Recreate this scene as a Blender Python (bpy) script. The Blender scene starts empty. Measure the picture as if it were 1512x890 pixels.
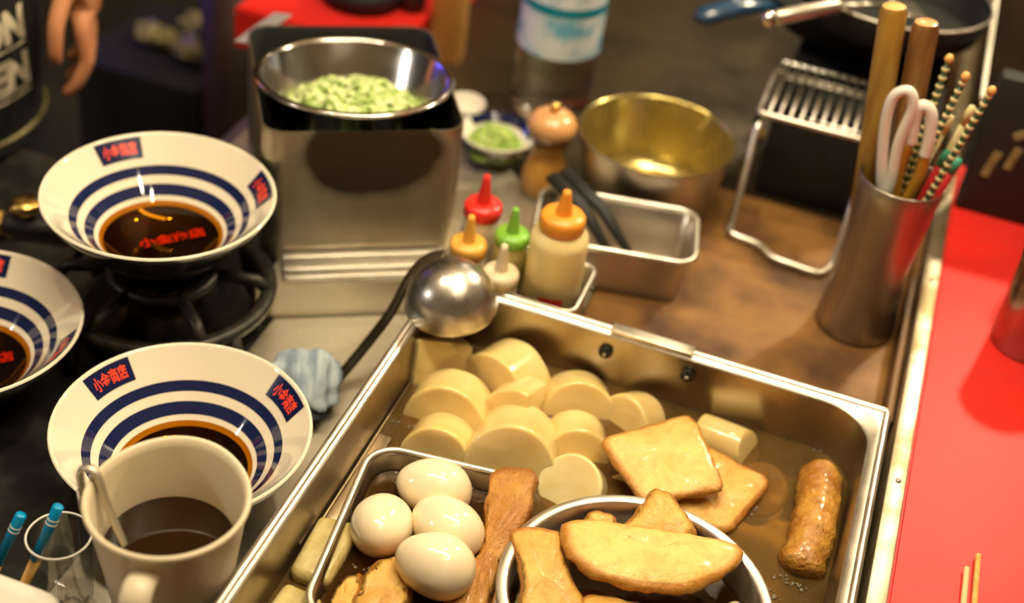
import bpy, bmesh, math, random
from mathutils import Vector, Matrix, Euler, noise

random.seed(7)
SC = bpy.context.scene
COL = SC.collection
PI = math.pi
R = math.radians

# ------------------------------------------------------------------ camera, world, lamps, exposure
cam = bpy.data.cameras.new('camera')
cam.sensor_width = 36.0
cam.lens = 48.8
cam.clip_start = 0.02
camo = bpy.data.objects.new('camera', cam)
COL.objects.link(camo)
_th, _ro, _yaw = 0.6483, 0.1446, -0.2447
F = Vector((math.sin(_yaw) * math.cos(_th), math.cos(_yaw) * math.cos(_th), -math.sin(_th)))
R0 = Vector((math.cos(_yaw), -math.sin(_yaw), 0))
U0 = R0.cross(F)
RR = R0 * math.cos(_ro) + U0 * math.sin(_ro)
UU = -R0 * math.sin(_ro) + U0 * math.cos(_ro)
camo.matrix_world = Matrix(((RR.x, UU.x, -F.x, 0), (RR.y, UU.y, -F.y, 0), (RR.z, UU.z, -F.z, 0.80), (0, 0, 0, 1)))
cam.dof.use_dof = True
cam.dof.focus_distance = 1.06
cam.dof.aperture_fstop = 2.5
SC.camera = camo

w = bpy.data.worlds.new('world')
SC.world = w
w.use_nodes = True
w.node_tree.nodes['Background'].inputs[0].default_value = (1.0, 0.72, 0.42, 1)
w.node_tree.nodes['Background'].inputs[1].default_value = 0.07

def lamp(name, loc, power, color, radius):
    l = bpy.data.lights.new(name, 'POINT')
    l.energy = power; l.color = color; l.shadow_soft_size = radius
    o = bpy.data.objects.new(name, l); o.location = loc; COL.objects.link(o)
    return o

def area(name, loc, target, power, color, sx, sy):
    l = bpy.data.lights.new(name, 'AREA')
    l.shape = 'RECTANGLE'; l.size = sx; l.size_y = sy; l.energy = power; l.color = color
    o = bpy.data.objects.new(name, l); o.location = loc
    o.rotation_euler = (Vector(target) - Vector(loc)).to_track_quat('-Z', 'Y').to_euler()
    COL.objects.link(o)
    return o

WARM = (1.0, 0.85, 0.57)
lamp('stall_bulb', (0.34, 1.95, 1.0), 24, WARM, 0.035)
lamp('stall_bulb', (-0.10, 1.25, 1.25), 9, WARM, 0.03)
lamp('stall_bulb', (0.28, 0.53, 1.35), 4, WARM, 0.03)
lamp('stall_bulb', (0.04, 0.38, 1.35), 2.5, WARM, 0.03)
lamp('side_streak_bulb', (-1.84, -0.04, 0.95), 9, (1.0, .93, .84), 0.04)  # unseen side bulb, added to draw the streak inside the front bowl
lamp('stall_bulb', (-0.75, 0.80, 1.40), 7, WARM, 0.03)
lamp('far_glare_lamp', (-.30, 3.15, 1.24), 5, WARM, 0.05)  # unseen lamp added far back to put glare on pan and griddle
area('ceiling_lamp', (-0.15, 0.85, 1.62), (-0.15, 0.85, 0), 10, (1.0, 0.88, 0.64), 1.1, 0.16)
area('blue_sign', (-1.9, 1.55, 0.55), (-0.4, 1.0, 0.1), 2.2, (0.16, 0.12, 1.0), 0.4, 0.5)

SC.view_settings.view_transform = 'Standard'
SC.view_settings.look = 'None'
SC.view_settings.gamma = 1.0
SC.view_settings.exposure = 0.95
SC.view_settings.use_curve_mapping = False
SC.cycles.use_denoising = True
SC.cycles.max_bounces = 10
SC.cycles.transparent_max_bounces = 12
SC.cycles.sample_clamp_indirect = 4.0
SC.cycles.caustics_reflective = False
SC.cycles.caustics_refractive = False

# ------------------------------------------------------------------ materials
def mat(name, color, rough=0.5, metal=0.0, color2=None, nscale=30.0, lo=0.4, hi=0.62, bump=0.0, bscale=80.0, sss=0.0, sssr=(1, .6, .3),
        sssd=0.01, rough2=None, coat=0.0, stretch=None, trans=0.0, ior=1.45, spec=None, detail=4.0):
    m = bpy.data.materials.new(name); m.use_nodes = True
    nt = m.node_tree; p = nt.nodes['Principled BSDF']
    p.inputs['Base Color'].default_value = (*color, 1)
    p.inputs['Roughness'].default_value = rough
    p.inputs['Metallic'].default_value = metal
    p.inputs['IOR'].default_value = ior
    p.inputs['Coat Weight'].default_value = coat
    p.inputs['Coat Roughness'].default_value = 0.12
    p.inputs['Transmission Weight'].default_value = trans
    if spec is not None: p.inputs['Specular IOR Level'].default_value = spec
    if sss:
        p.inputs['Subsurface Weight'].default_value = sss
        p.inputs['Subsurface Radius'].default_value = sssr
        p.inputs['Subsurface Scale'].default_value = sssd
    tc = nt.nodes.new('ShaderNodeTexCoord'); mp = nt.nodes.new('ShaderNodeMapping')
    nt.links.new(tc.outputs['Object'], mp.inputs['Vector'])
    if stretch: mp.inputs['Scale'].default_value = stretch
    if color2 is not None or rough2 is not None:
        n = nt.nodes.new('ShaderNodeTexNoise'); n.inputs['Scale'].default_value = nscale; n.inputs['Detail'].default_value = detail
        nt.links.new(mp.outputs['Vector'], n.inputs['Vector'])
        r = nt.nodes.new('ShaderNodeMapRange'); r.inputs['From Min'].default_value = lo; r.inputs['From Max'].default_value = hi
        nt.links.new(n.outputs['Fac'], r.inputs['Value'])
        if color2 is not None:
            x = nt.nodes.new('ShaderNodeMix'); x.data_type = 'RGBA'
            x.inputs[6].default_value = (*color, 1); x.inputs[7].default_value = (*color2, 1)
            nt.links.new(r.outputs['Result'], x.inputs[0]); nt.links.new(x.outputs[2], p.inputs['Base Color'])
        if rough2 is not None:
            y = nt.nodes.new('ShaderNodeMapRange'); y.inputs['To Min'].default_value = rough; y.inputs['To Max'].default_value = rough2
            nt.links.new(r.outputs['Result'], y.inputs['Value']); nt.links.new(y.outputs['Result'], p.inputs['Roughness'])
    if bump:
        n = nt.nodes.new('ShaderNodeTexNoise'); n.inputs['Scale'].default_value = bscale; n.inputs['Detail'].default_value = 5
        nt.links.new(mp.outputs['Vector'], n.inputs['Vector'])
        b = nt.nodes.new('ShaderNodeBump'); b.inputs['Strength'].default_value = bump; b.inputs['Distance'].default_value = 0.004
        nt.links.new(n.outputs['Fac'], b.inputs['Height']); nt.links.new(b.outputs['Normal'], p.inputs['Normal'])
    return m

def liquid(name, tint, bump=0.0, bscale=60.0, rough=0.02, haze=None, hazefac=0.0):
    """a thin liquid surface: tinted see-through, glossy by Fresnel, with some suspended haze"""
    m = bpy.data.materials.new(name); m.use_nodes = True
    nt = m.node_tree; nt.nodes.clear()
    out = nt.nodes.new('ShaderNodeOutputMaterial')
    t = nt.nodes.new('ShaderNodeBsdfTransparent'); t.inputs['Color'].default_value = (*tint, 1)
    g = nt.nodes.new('ShaderNodeBsdfGlossy'); g.inputs['Roughness'].default_value = rough
    fr = nt.nodes.new('ShaderNodeFresnel'); fr.inputs['IOR'].default_value = 1.36
    mx = nt.nodes.new('ShaderNodeMixShader')
    src = t.outputs[0]
    tc = nt.nodes.new('ShaderNodeTexCoord')
    if haze:
        d = nt.nodes.new('ShaderNodeBsdfDiffuse'); d.inputs['Color'].default_value = (*haze, 1)
        n2 = nt.nodes.new('ShaderNodeTexNoise'); n2.inputs['Scale'].default_value = 12; n2.inputs['Detail'].default_value = 3
        nt.links.new(tc.outputs['Object'], n2.inputs['Vector'])
        mr = nt.nodes.new('ShaderNodeMapRange'); mr.inputs['From Min'].default_value = .35; mr.inputs['From Max'].default_value = .7
        mr.inputs['To Min'].default_value = hazefac * .6; mr.inputs['To Max'].default_value = hazefac * 1.4
        nt.links.new(n2.outputs['Fac'], mr.inputs['Value'])
        m0 = nt.nodes.new('ShaderNodeMixShader')
        nt.links.new(mr.outputs['Result'], m0.inputs[0]); nt.links.new(t.outputs[0], m0.inputs[1]); nt.links.new(d.outputs[0], m0.inputs[2])
        src = m0.outputs[0]
    nt.links.new(fr.outputs[0], mx.inputs[0]); nt.links.new(src, mx.inputs[1]); nt.links.new(g.outputs[0], mx.inputs[2])
    if bump:
        n = nt.nodes.new('ShaderNodeTexNoise'); n.inputs['Scale'].default_value = bscale; n.inputs['Detail'].default_value = 2
        nt.links.new(tc.outputs['Object'], n.inputs['Vector'])
        b = nt.nodes.new('ShaderNodeBump'); b.inputs['Strength'].default_value = bump; b.inputs['Distance'].default_value = 0.003
        nt.links.new(n.outputs['Fac'], b.inputs['Height'])
        nt.links.new(b.outputs['Normal'], g.inputs['Normal']); nt.links.new(b.outputs['Normal'], fr.inputs['Normal'])
    nt.links.new(mx.outputs[0], out.inputs[0])
    return m

M = {}
M['steel'] = mat('brushed_steel', (.60, .55, .47), .30, 1, color2=(.52, .46, .38), nscale=18, rough2=.42)
M['steel_soft'] = mat('worn_steel', (.74, .68, .56), .42, 1, color2=(.58, .51, .39), nscale=14, rough2=.55, bump=.05, bscale=60)
M['steel_bright'] = mat('polished_steel', (.72, .70, .66), .14, 1, color2=(.62, .59, .54), nscale=30, rough2=.22)
M['steel_pot'] = mat('pot_steel', (.50, .43, .33), .26, 1, color2=(.36, .28, .18), nscale=9, rough2=.40, bump=.04, bscale=30)
M['steel_dark'] = mat('greasy_dark_steel', (.085, .060, .034), .30, .6, color2=(.035, .024, .013), nscale=7, rough2=.5, bump=.06, bscale=40)
M['rim'] = mat('rolled_steel_rim', (.84, .79, .70), .34, 1, color2=(.70, .63, .52), nscale=40, rough2=.46)
M['black'] = mat('black_enamel', (.012, .011, .010), .28, 0, color2=(.03, .025, .02), nscale=20, rough2=.5)
M['blackmat'] = mat('dull_black', (.012, .010, .008), .6)
M['iron'] = mat('cast_iron', (.030, .026, .022), .42, .5, color2=(.06, .05, .04), nscale=40, bump=.2, bscale=120)
M['pan'] = mat('black_pan_coating', (.008, .008, .008), .55, 0, color2=(.014, .013, .012), nscale=10, spec=.25)
M['floor'] = mat('dark_floor', (.03, .025, .02), .6, color2=(.05, .04, .03), nscale=3)
M['ceil'] = mat('canvas_canopy', (.60, .47, .30), .8, color2=(.5, .38, .22), nscale=2)
M['wallm'] = mat('dark_stall_wall', (.10, .06, .03), .6, color2=(.05, .03, .02), nscale=3)
M['red'] = mat('red_counter_laminate', (.70, .022, .014), .46, color2=(.64, .024, .017), nscale=25, bump=.04, bscale=500, spec=.32)
M['board'] = mat('stained_brown_board', (.27, .125, .032), .48, color2=(.075, .030, .009), nscale=13, lo=.40, hi=.66, bump=.08, bscale=70, rough2=.65, detail=7)
M['rail'] = mat('brown_wood_rail', (.20, .095, .03), .5, color2=(.10, .045, .015), nscale=12, stretch=(6, 1, 6))
M['post'] = mat('pale_wood_post', (.62, .34, .09), .5, color2=(.52, .26, .06), nscale=12, stretch=(6, 6, 1))
M['white_glaze'] = None
M['navy'] = mat('navy_print', (.006, .010, .055), .14, coat=.3)
M['redprint'] = mat('red_print', (.95, .07, .03), .25)
M['darkglaze'] = mat('dark_outer_glaze', (.012, .010, .010), .15)
M['soy'] = liquid('dark_soy_broth', (.78, .46, .06), rough=.01)
M['jugsoy'] = mat('dark_soy_sauce', (.018, .007, .002), .03, ior=1.38)
M['ivory'] = mat('ivory_plastic', (.72, .62, .44), .34, color2=(.66, .54, .35), nscale=12, sss=.15, sssd=.004)
M['broth'] = liquid('oden_broth', (.52, .36, .14), bump=.25, bscale=45, haze=(.26, .145, .042), hazefac=.38)
M['broth_dark'] = liquid('egg_tray_broth', (.42, .28, .10), bump=.25, bscale=60, haze=(.20, .09, .02), hazefac=.12)
M['daikon'] = mat('simmered_daikon', (.80, .61, .27), .20, color2=(.73, .52, .18), nscale=26, lo=.3, hi=.7, sss=.38, sssr=(1, .62, .22), sssd=.014, bump=.06, bscale=190, coat=.5)
M['daikon_pale'] = mat('pale_daikon', (.80, .66, .34), .28, color2=(.72, .55, .22), nscale=28, sss=.5, sssr=(1, .7, .3), sssd=.012, bump=.04, bscale=120, coat=.25)
M['konnyaku'] = mat('pale_block', (.62, .50, .22), .3, color2=(.52, .40, .14), nscale=60, sss=.4, sssr=(1, .7, .3), sssd=.008, bump=.2, bscale=260, coat=.2)
M['egg'] = mat('simmered_egg', (.92, .77, .54), .17, color2=(.88, .70, .45), nscale=14, sss=.3, sssr=(1, .75, .5), sssd=.006, coat=.35)
def fried_material(name, pale, brown, crust, lo, hi, bump):
    m = mat(name, pale, .42, color2=brown, nscale=34, lo=lo, hi=hi, sss=.15, sssd=.004, coat=.08, detail=7)
    nt = m.node_tree; p = nt.nodes['Principled BSDF']
    tc = nt.nodes.new('ShaderNodeTexCoord')
    at_ = nt.nodes.new('ShaderNodeAttribute'); at_.attribute_name = 'crust'
    n = nt.nodes.new('ShaderNodeTexNoise'); n.inputs['Scale'].default_value = 130; n.inputs['Detail'].default_value = 5
    nt.links.new(tc.outputs['Object'], n.inputs['Vector'])
    ad = nt.nodes.new('ShaderNodeMath'); ad.operation = 'MULTIPLY_ADD'; ad.inputs[1].default_value = .9; ad.use_clamp = True
    sb = nt.nodes.new('ShaderNodeMath'); sb.operation = 'SUBTRACT'; sb.inputs[1].default_value = .5
    nt.links.new(n.outputs['Fac'], sb.inputs[0]); nt.links.new(sb.outputs[0], ad.inputs[0]); nt.links.new(at_.outputs['Fac'], ad.inputs[2])
    old = p.inputs['Base Color'].links[0].from_socket
    mx = nt.nodes.new('ShaderNodeMix'); mx.data_type = 'RGBA'; nt.links.new(ad.outputs[0], mx.inputs[0]); nt.links.new(old, mx.inputs[6]); mx.inputs[7].default_value = (*crust, 1)
    nt.links.new(mx.outputs[2], p.inputs['Base Color'])
    prev = None
    for sc_, d in ((160, .0022), (620, .0009)):
        nn = nt.nodes.new('ShaderNodeTexNoise'); nn.inputs['Scale'].default_value = sc_; nn.inputs['Detail'].default_value = 4
        nt.links.new(tc.outputs['Object'], nn.inputs['Vector'])
        b = nt.nodes.new('ShaderNodeBump'); b.inputs['Strength'].default_value = bump; b.inputs['Distance'].default_value = d
        nt.links.new(nn.outputs['Fac'], b.inputs['Height'])
        if prev: nt.links.new(prev, b.inputs['Normal'])
        prev = b.outputs['Normal']
    nt.links.new(prev, p.inputs['Normal'])
    return m
M['fried'] = fried_material('fried_fishcake_skin', (.80, .49, .12), (.66, .33, .055), (.42, .16, .022), .35, .70, .8)
M['fried_pale'] = fried_material('pale_fishcake_skin', (.84, .56, .17), (.72, .41, .09), (.50, .21, .03), .42, .78, .7)
M['fried_dark'] = fried_material('dark_fried_tofu_skin', (.58, .28, .05), (.42, .165, .025), (.30, .10, .014), .35, .62, 1.0)
M['sausage'] = mat('glazed_brown_roll', (.56, .27, .045), .24, color2=(.36, .14, .018), nscale=70, bump=.6, bscale=260, coat=.5)
M['green'] = mat('chopped_green', (.34, .47, .10), .5, color2=(.70, .75, .38), nscale=110, lo=.42, hi=.58, sss=.2, sssd=.003)
M['herb'] = mat('green_herb', (.22, .36, .05), .55, color2=(.45, .55, .15), nscale=70)
M['millwood'] = mat('mill_wood', (.74, .38, .075), .32, color2=(.64, .29, .05), nscale=14, stretch=(5, 5, 1), coat=.3)
M['millhead'] = mat('mill_head_wood', (.72, .36, .14), .28, color2=(.66, .30, .10), nscale=14, coat=.4)
M['gold'] = mat('yellowed_metal', (.66, .55, .22), .20, .9, color2=(.50, .38, .11), nscale=9, rough2=.30)
M['oil'] = mat('yellow_oil', (.62, .44, .07), .06, .3)
M['pink'] = mat('pink_meat', (.70, .30, .22), .4, color2=(.75, .55, .45), nscale=60)
M['capred'] = mat('red_cap', (.78, .03, .02), .3, sss=.1, sssd=.003)
M['capgreen'] = mat('green_cap', (.22, .48, .05), .35, sss=.1, sssd=.003)
M['caporange'] = mat('orange_cap', (.85, .33, .035), .35, sss=.1, sssd=.003)
M['capyellow'] = mat('amber_cap', (.85, .42, .07), .35, sss=.1, sssd=.003)
M['capwhite'] = mat('cream_cap', (.82, .68, .46), .35, sss=.2, sssd=.003)
M['mayo'] = mat('pale_yellow_squeeze_bottle', (.88, .70, .32), .33, sss=.3, sssd=.006)
M['milky'] = mat('milky_squeeze_bottle', (.66, .58, .44), .33, sss=.3, sssd=.006)
M['olivebottle'] = mat('olive_squeeze_bottle', (.50, .42, .16), .33, sss=.3, sssd=.006)
M['brass'] = mat('brass', (.72, .48, .14), .25, 1)
M['towel'] = mat('blue_grey_towel', (.20, .26, .32), .9, color2=(.42, .48, .52), nscale=4, stretch=(30, 5, 5), bump=.3, bscale=400)
M['white'] = mat('white_plastic', (.80, .74, .64), .3)
M['bluelac'] = mat('blue_lacquer', (.0, .28, .58), .2)
M['bamboo'] = mat('bamboo_wood', (.72, .42, .13), .45, color2=(.62, .33, .08), nscale=25, stretch=(8, 8, 1))
M['greyplastic'] = mat('grey_plastic', (.42, .38, .33), .35)
M['woodhandle'] = mat('ochre_wood_handle', (.36, .20, .03), .35, color2=(.26, .13, .02), nscale=30, stretch=(4, 4, .6), coat=.3)
M['woodhandle2'] = mat('brown_wood_handle', (.22, .10, .025), .35, color2=(.15, .06, .015), nscale=30, stretch=(4, 4, .6), coat=.3)
M['amber'] = mat('amber_plastic', (.42, .20, .02), .25)
M['cream'] = mat('cream_bead', (.62, .52, .26), .4)
M['darkgreen'] = mat('dark_green_lacquer', (.03, .06, .02), .3)
M['jade'] = mat('jade_lacquer', (.05, .35, .22), .3)
M['redlac'] = mat('red_lacquer', (.55, .02, .02), .3)
M['bluehandle'] = mat('blue_black_handle', (.015, .05, .11), .2, coat=.5)  # the pan handle's own even blue-black colour
M['skin'] = mat('skin', (.62, .27, .13), .45, color2=(.54, .21, .10), nscale=25, sss=.25, sssr=(1, .35, .2), sssd=.008)
M['shirt'] = mat('black_cotton', (.012, .011, .012), .85, bump=.3, bscale=300)
M['ink'] = mat('cream_shirt_print', (.70, .60, .42), .8)
M['pants'] = mat('dark_trousers', (.012, .012, .016), .85)
M['hair'] = mat('black_hair', (.01, .008, .007), .5)
M['purple'] = mat('steel_purple_reflection', (.16, .12, .17), .30, .6, color2=(.10, .075, .12), nscale=5)  # purple in the base colour stands in for blue-purple light reflected on dark steel
M['olive'] = mat('olive_wrapper', (.36, .30, .12), .4, color2=(.12, .10, .04), nscale=30)
M['darkwood'] = mat('dark_brown_wood', (.035, .014, .005), .5)
M['label'] = None

def glassy(name, tint, amount=.12, rough=.02):
    m = bpy.data.materials.new(name); m.use_nodes = True
    nt = m.node_tree; nt.nodes.clear()
    out = nt.nodes.new('ShaderNodeOutputMaterial')
    t = nt.nodes.new('ShaderNodeBsdfTransparent'); t.inputs[0].default_value = (*tint, 1)
    g = nt.nodes.new('ShaderNodeBsdfGlossy'); g.inputs['Roughness'].default_value = rough
    lw = nt.nodes.new('ShaderNodeLayerWeight'); lw.inputs['Blend'].default_value = .35
    mr = nt.nodes.new('ShaderNodeMapRange'); mr.inputs['To Min'].default_value = .03; mr.inputs['To Max'].default_value = amount * 4
    nt.links.new(lw.outputs['Fresnel'], mr.inputs['Value'])
    mx = nt.nodes.new('ShaderNodeMixShader')
    nt.links.new(mr.outputs[0], mx.inputs[0]); nt.links.new(t.outputs[0], mx.inputs[1]); nt.links.new(g.outputs[0], mx.inputs[2])
    nt.links.new(mx.outputs[0], out.inputs[0])
    return m
M['glass'] = glassy('clear_glass', (.93, .93, .92))
M['acrylic'] = glassy('clear_acrylic', (.90, .88, .84), .1)
M['pet'] = mat('bottled_water', (.95, .95, .93), .06, trans=1.0, ior=1.33)
M['film'] = glassy('crumpled_film', (.85, .83, .80), .2, .08)
M['acryledge'] = mat('pale_acrylic_edge', (.80, .74, .62), .25)

def glaze_material():
    """white glaze with two navy rings printed inside the bowl"""
    m = mat('white_glaze_navy_rings', (.80, .70, .55), .05, coat=.5)
    nt = m.node_tree; p = nt.nodes['Principled BSDF']; p.inputs['Coat Roughness'].default_value = .03
    tc = nt.nodes.new('ShaderNodeTexCoord'); sp = nt.nodes.new('ShaderNodeSeparateXYZ')
    nt.links.new(tc.outputs['Object'], sp.inputs[0])
    cb = nt.nodes.new('ShaderNodeCombineXYZ'); nt.links.new(sp.outputs[0], cb.inputs[0]); nt.links.new(sp.outputs[1], cb.inputs[1])
    ln = nt.nodes.new('ShaderNodeVectorMath'); ln.operation = 'LENGTH'; nt.links.new(cb.outputs[0], ln.inputs[0])
    mr = nt.nodes.new('ShaderNodeMapRange'); mr.inputs['From Max'].default_value = 0.1
    nt.links.new(ln.outputs['Value'], mr.inputs['Value'])
    cr = nt.nodes.new('ShaderNodeValToRGB'); cr.color_ramp.interpolation = 'CONSTANT'
    e = cr.color_ramp.elements
    W = (.82, .72, .56, 1); N = (.010, .016, .070, 1); D = (.012, .008, .010, 1)
    e[0].position = 0; e[0].color = D
    e[1].position = .478; e[1].color = W
    for pos, c in ((.545, N), (.62, W), (.672, N), (.738, W)):
        x = e.new(pos); x.color = c
    nt.links.new(mr.outputs[0], cr.inputs[0]); nt.links.new(cr.outputs[0], p.inputs['Base Color'])
    return m
M['white_glaze'] = glaze_material()

def box_material():
    """stainless sheet with a scorched brown-black burn mark of its own shape on the front"""
    m = mat('scorched_stainless', (.46, .40, .30), .36, 1, color2=(.34, .28, .19), nscale=10, rough2=.5)
    nt = m.node_tree; p = nt.nodes['Principled BSDF']
    tc = nt.nodes.new('ShaderNodeTexCoord')
    n = nt.nodes.new('ShaderNodeTexNoise'); n.inputs['Scale'].default_value = 22; n.inputs['Detail'].default_value = 4
    nt.links.new(tc.outputs['Object'], n.inputs['Vector'])
    mp = nt.nodes.new('ShaderNodeMapping'); mp.vector_type = 'POINT'
    mp.inputs['Location'].default_value = (-.008 / .068, 0, -.116 / .046); mp.inputs['Scale'].default_value = (1 / .068, 0, 1 / .046)
    nt.links.new(tc.outputs['Object'], mp.inputs['Vector'])
    ln = nt.nodes.new('ShaderNodeVectorMath'); ln.operation = 'LENGTH'; nt.links.new(mp.outputs[0], ln.inputs[0])
    ad = nt.nodes.new('ShaderNodeMath'); ad.operation = 'MULTIPLY_ADD'; ad.inputs[1].default_value = .45
    nt.links.new(n.outputs['Fac'], ad.inputs[0]); nt.links.new(ln.outputs['Value'], ad.inputs[2])
    cr = nt.nodes.new('ShaderNodeValToRGB'); e = cr.color_ramp.elements
    e[0].position = 0; e[0].color = (1, 1, 1, 1); e[1].position = 1.0; e[1].color = (0, 0, 0, 1)
    x = e.new(.70); x.color = (1, 1, 1, 1); x = e.new(.76); x.color = (.6, .6, .6, 1); x = e.new(.88); x.color = (0, 0, 0, 1)
    mrr = nt.nodes.new('ShaderNodeMapRange'); mrr.inputs['From Max'].default_value = 1.6
    nt.links.new(ad.outputs[0], mrr.inputs['Value']); nt.links.new(mrr.outputs[0], cr.inputs[0])
    old = p.inputs['Base Color'].links[0].from_socket
    mx = nt.nodes.new('ShaderNodeMix'); mx.data_type = 'RGBA'; nt.links.new(cr.outputs[0], mx.inputs[0]); nt.links.new(old, mx.inputs[6])
    mx.inputs[7].default_value = (.03, .016, .006, 1)
    nt.links.new(mx.outputs[2], p.inputs['Base Color'])
    inv = nt.nodes.new('ShaderNodeMapRange'); inv.inputs['To Min'].default_value = 1; inv.inputs['To Max'].default_value = .1
    nt.links.new(cr.outputs[0], inv.inputs['Value']); nt.links.new(inv.outputs[0], p.inputs['Metallic'])
    return m
M['box'] = box_material()

def label_material():
    m = mat('bottle_label', (.70, .76, .80), .35)
    nt = m.node_tree; p = nt.nodes['Principled BSDF']
    tc = nt.nodes.new('ShaderNodeTexCoord'); sp = nt.nodes.new('ShaderNodeSeparateXYZ'); nt.links.new(tc.outputs['Object'], sp.inputs[0])
    n = nt.nodes.new('ShaderNodeTexNoise'); n.inputs['Scale'].default_value = 26; nt.links.new(tc.outputs['Object'], n.inputs['Vector'])
    cr2 = nt.nodes.new('ShaderNodeValToRGB'); cr2.color_ramp.elements[0].position = .50; cr2.color_ramp.elements[0].color = (.74, .78, .82, 1)
    cr2.color_ramp.elements[1].position = .64; cr2.color_ramp.elements[1].color = (.16, .46, .62, 1)
    nt.links.new(n.outputs['Fac'], cr2.inputs[0])
    nt.links.new(cr2.outputs[0], p.inputs['Base Color'])
    return m
M['label'] = label_material()
M['teal'] = mat('teal_print', (.0, .24, .34), .35)

# ------------------------------------------------------------------ mesh helpers
def obj(name, bm, m, parent=None, smooth=True, auto=None, loc=None, rot=None):
    me = bpy.data.meshes.new(name)
    bmesh.ops.recalc_face_normals(bm, faces=bm.faces[:])
    bm.to_mesh(me); bm.free()
    mats = m if isinstance(m, (list, tuple)) else [m]
    for x in mats: me.materials.append(x)
    if smooth:
        me.polygons.foreach_set('use_smooth', [True] * len(me.polygons))
        if auto is not None:
            try: me.set_sharp_from_angle(angle=R(auto))
            except Exception: pass
    o = bpy.data.objects.new(name, me); COL.objects.link(o)
    if parent: o.parent = parent
    if loc: o.location = loc
    if rot: o.rotation_euler = rot
    return o

def tag(o, label, cat, group=None, kind=None):
    if label: o['label'] = label
    if cat: o['category'] = cat
    if group: o['group'] = group
    if kind: o['kind'] = kind
    return o

def thing(name, label, cat, loc=(0, 0, 0), rot=(0, 0, 0), group=None):
    o = bpy.data.objects.new(name, None); COL.objects.link(o)
    o.empty_display_size = .02
    o.location = loc; o.rotation_euler = rot
    return tag(o, label, cat, group)

def struct(name, bm, m, **k):
    o = obj(name, bm, m, **k); o['kind'] = 'structure'
    return o

def lathe(prof, seg=56, bm=None, closed=False):
    bm = bm or bmesh.new()
    rings = []
    for r, z in prof:
        if r < 1e-6: rings.append([bm.verts.new((0, 0, z))])
        else: rings.append([bm.verts.new((r * math.cos(2 * PI * i / seg), r * math.sin(2 * PI * i / seg), z)) for i in range(seg)])
    pairs = list(zip(rings, rings[1:]))
    if closed: pairs.append((rings[-1], rings[0]))
    for a, b in pairs:
        if len(a) == 1 and len(b) == 1: continue
        for i in range(seg):
            j = (i + 1) % seg
            if len(a) == 1: bm.faces.new((a[0], b[i], b[j]))
            elif len(b) == 1: bm.faces.new((a[i], b[0], a[j]))
            else: bm.faces.new((a[i], b[i], b[j], a[j]))
    return bm

def box(x0, x1, y0, y1, z0, z1, bev=0.0, bm=None, seg=2):
    bm = bm or bmesh.new()
    r = bmesh.ops.create_cube(bm, size=1)
    vs = r['verts']
    for v in vs:
        v.co = Vector((x0 + (v.co.x + .5) * (x1 - x0), y0 + (v.co.y + .5) * (y1 - y0), z0 + (v.co.z + .5) * (z1 - z0)))
    if bev:
        es = list({e for v in vs for e in v.link_edges})
        bmesh.ops.bevel(bm, geom=es, offset=bev, segments=seg, affect='EDGES', profile=.5)
    return bm

def sweep(pts, rad, seg=10, bm=None, cap=True, closed=False, flat=None):
    """a tube along a polyline; rad may be a list; flat=(a,b) gives an oval section"""
    bm = bm or bmesh.new()
    P = [Vector(p) for p in pts]; n = len(P)
    rads = rad if isinstance(rad, (list, tuple)) else [rad] * n
    T = []
    for i in range(n):
        a = P[i - 1] if (i > 0 or closed) else P[i]; b = P[(i + 1) % n] if (i < n - 1 or closed) else P[i]
        T.append((b - a).normalized())
    up = Vector((0, 0, 1))
    if abs(T[0].dot(up)) > .9: up = Vector((1, 0, 0))
    N = (up - T[0] * up.dot(T[0])).normalized()
    rings = []
    fa, fb = flat or (1, 1)
    for i in range(n):
        N = (N - T[i] * N.dot(T[i])).normalized(); B = T[i].cross(N)
        rings.append([bm.verts.new(P[i] + (N * math.cos(2 * PI * k / seg) * fa + B * math.sin(2 * PI * k / seg) * fb) * rads[i]) for k in range(seg)])
    m = n if closed else n - 1
    for i in range(m):
        a, b = rings[i], rings[(i + 1) % n]
        for k in range(seg):
            l = (k + 1) % seg
            bm.faces.new((a[k], a[l], b[l], b[k]))
    if cap and not closed:
        bm.faces.new(rings[0]); bm.faces.new(rings[-1])
    return bm

def curve_pts(ctrl, n=8, closed=False):
    """Catmull-Rom through control points"""
    P = [Vector(c) for c in ctrl]; out = []; k = len(P)
    for i in range(k if closed else k - 1):
        p0 = P[(i - 1) % k] if (closed or i > 0) else P[0]; p1 = P[i]; p2 = P[(i + 1) % k]
        p3 = P[(i + 2) % k] if (closed or i + 2 < k) else P[-1]
        for j in range(n):
            t = j / n
            out.append(.5 * ((2 * p1) + (p2 - p0) * t + (2 * p0 - 5 * p1 + 4 * p2 - p3) * t * t + (3 * p1 - p0 - 3 * p2 + p3) * t ** 3))
    if not closed: out.append(P[-1])
    return out

def rr(x0, x1, y0, y1, r, k=8):
    """rounded rectangle outline, 4*(k+1) points"""
    out = []
    for cx, cy, a in ((x1 - r, y1 - r, 0), (x0 + r, y1 - r, 90), (x0 + r, y0 + r, 180), (x1 - r, y0 + r, 270)):
        for i in range(k + 1):
            t = R(a + 90 * i / k); out.append((cx + r * math.cos(t), cy + r * math.sin(t)))
    return out

def loft(loops, bm=None, capfirst=False, caplast=False, closed=False):
    bm = bm or bmesh.new()
    rings = [[bm.verts.new(p) for p in L] for L in loops]
    n = len(rings[0])
    prs = list(zip(rings, rings[1:]))
    if closed: prs.append((rings[-1], rings[0]))
    for a, b in prs:
        for i in range(n):
            j = (i + 1) % n
            bm.faces.new((a[i], a[j], b[j], b[i]))
    if capfirst: bm.faces.new(rings[0])
    if caplast: bm.faces.new(rings[-1])
    return bm

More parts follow.
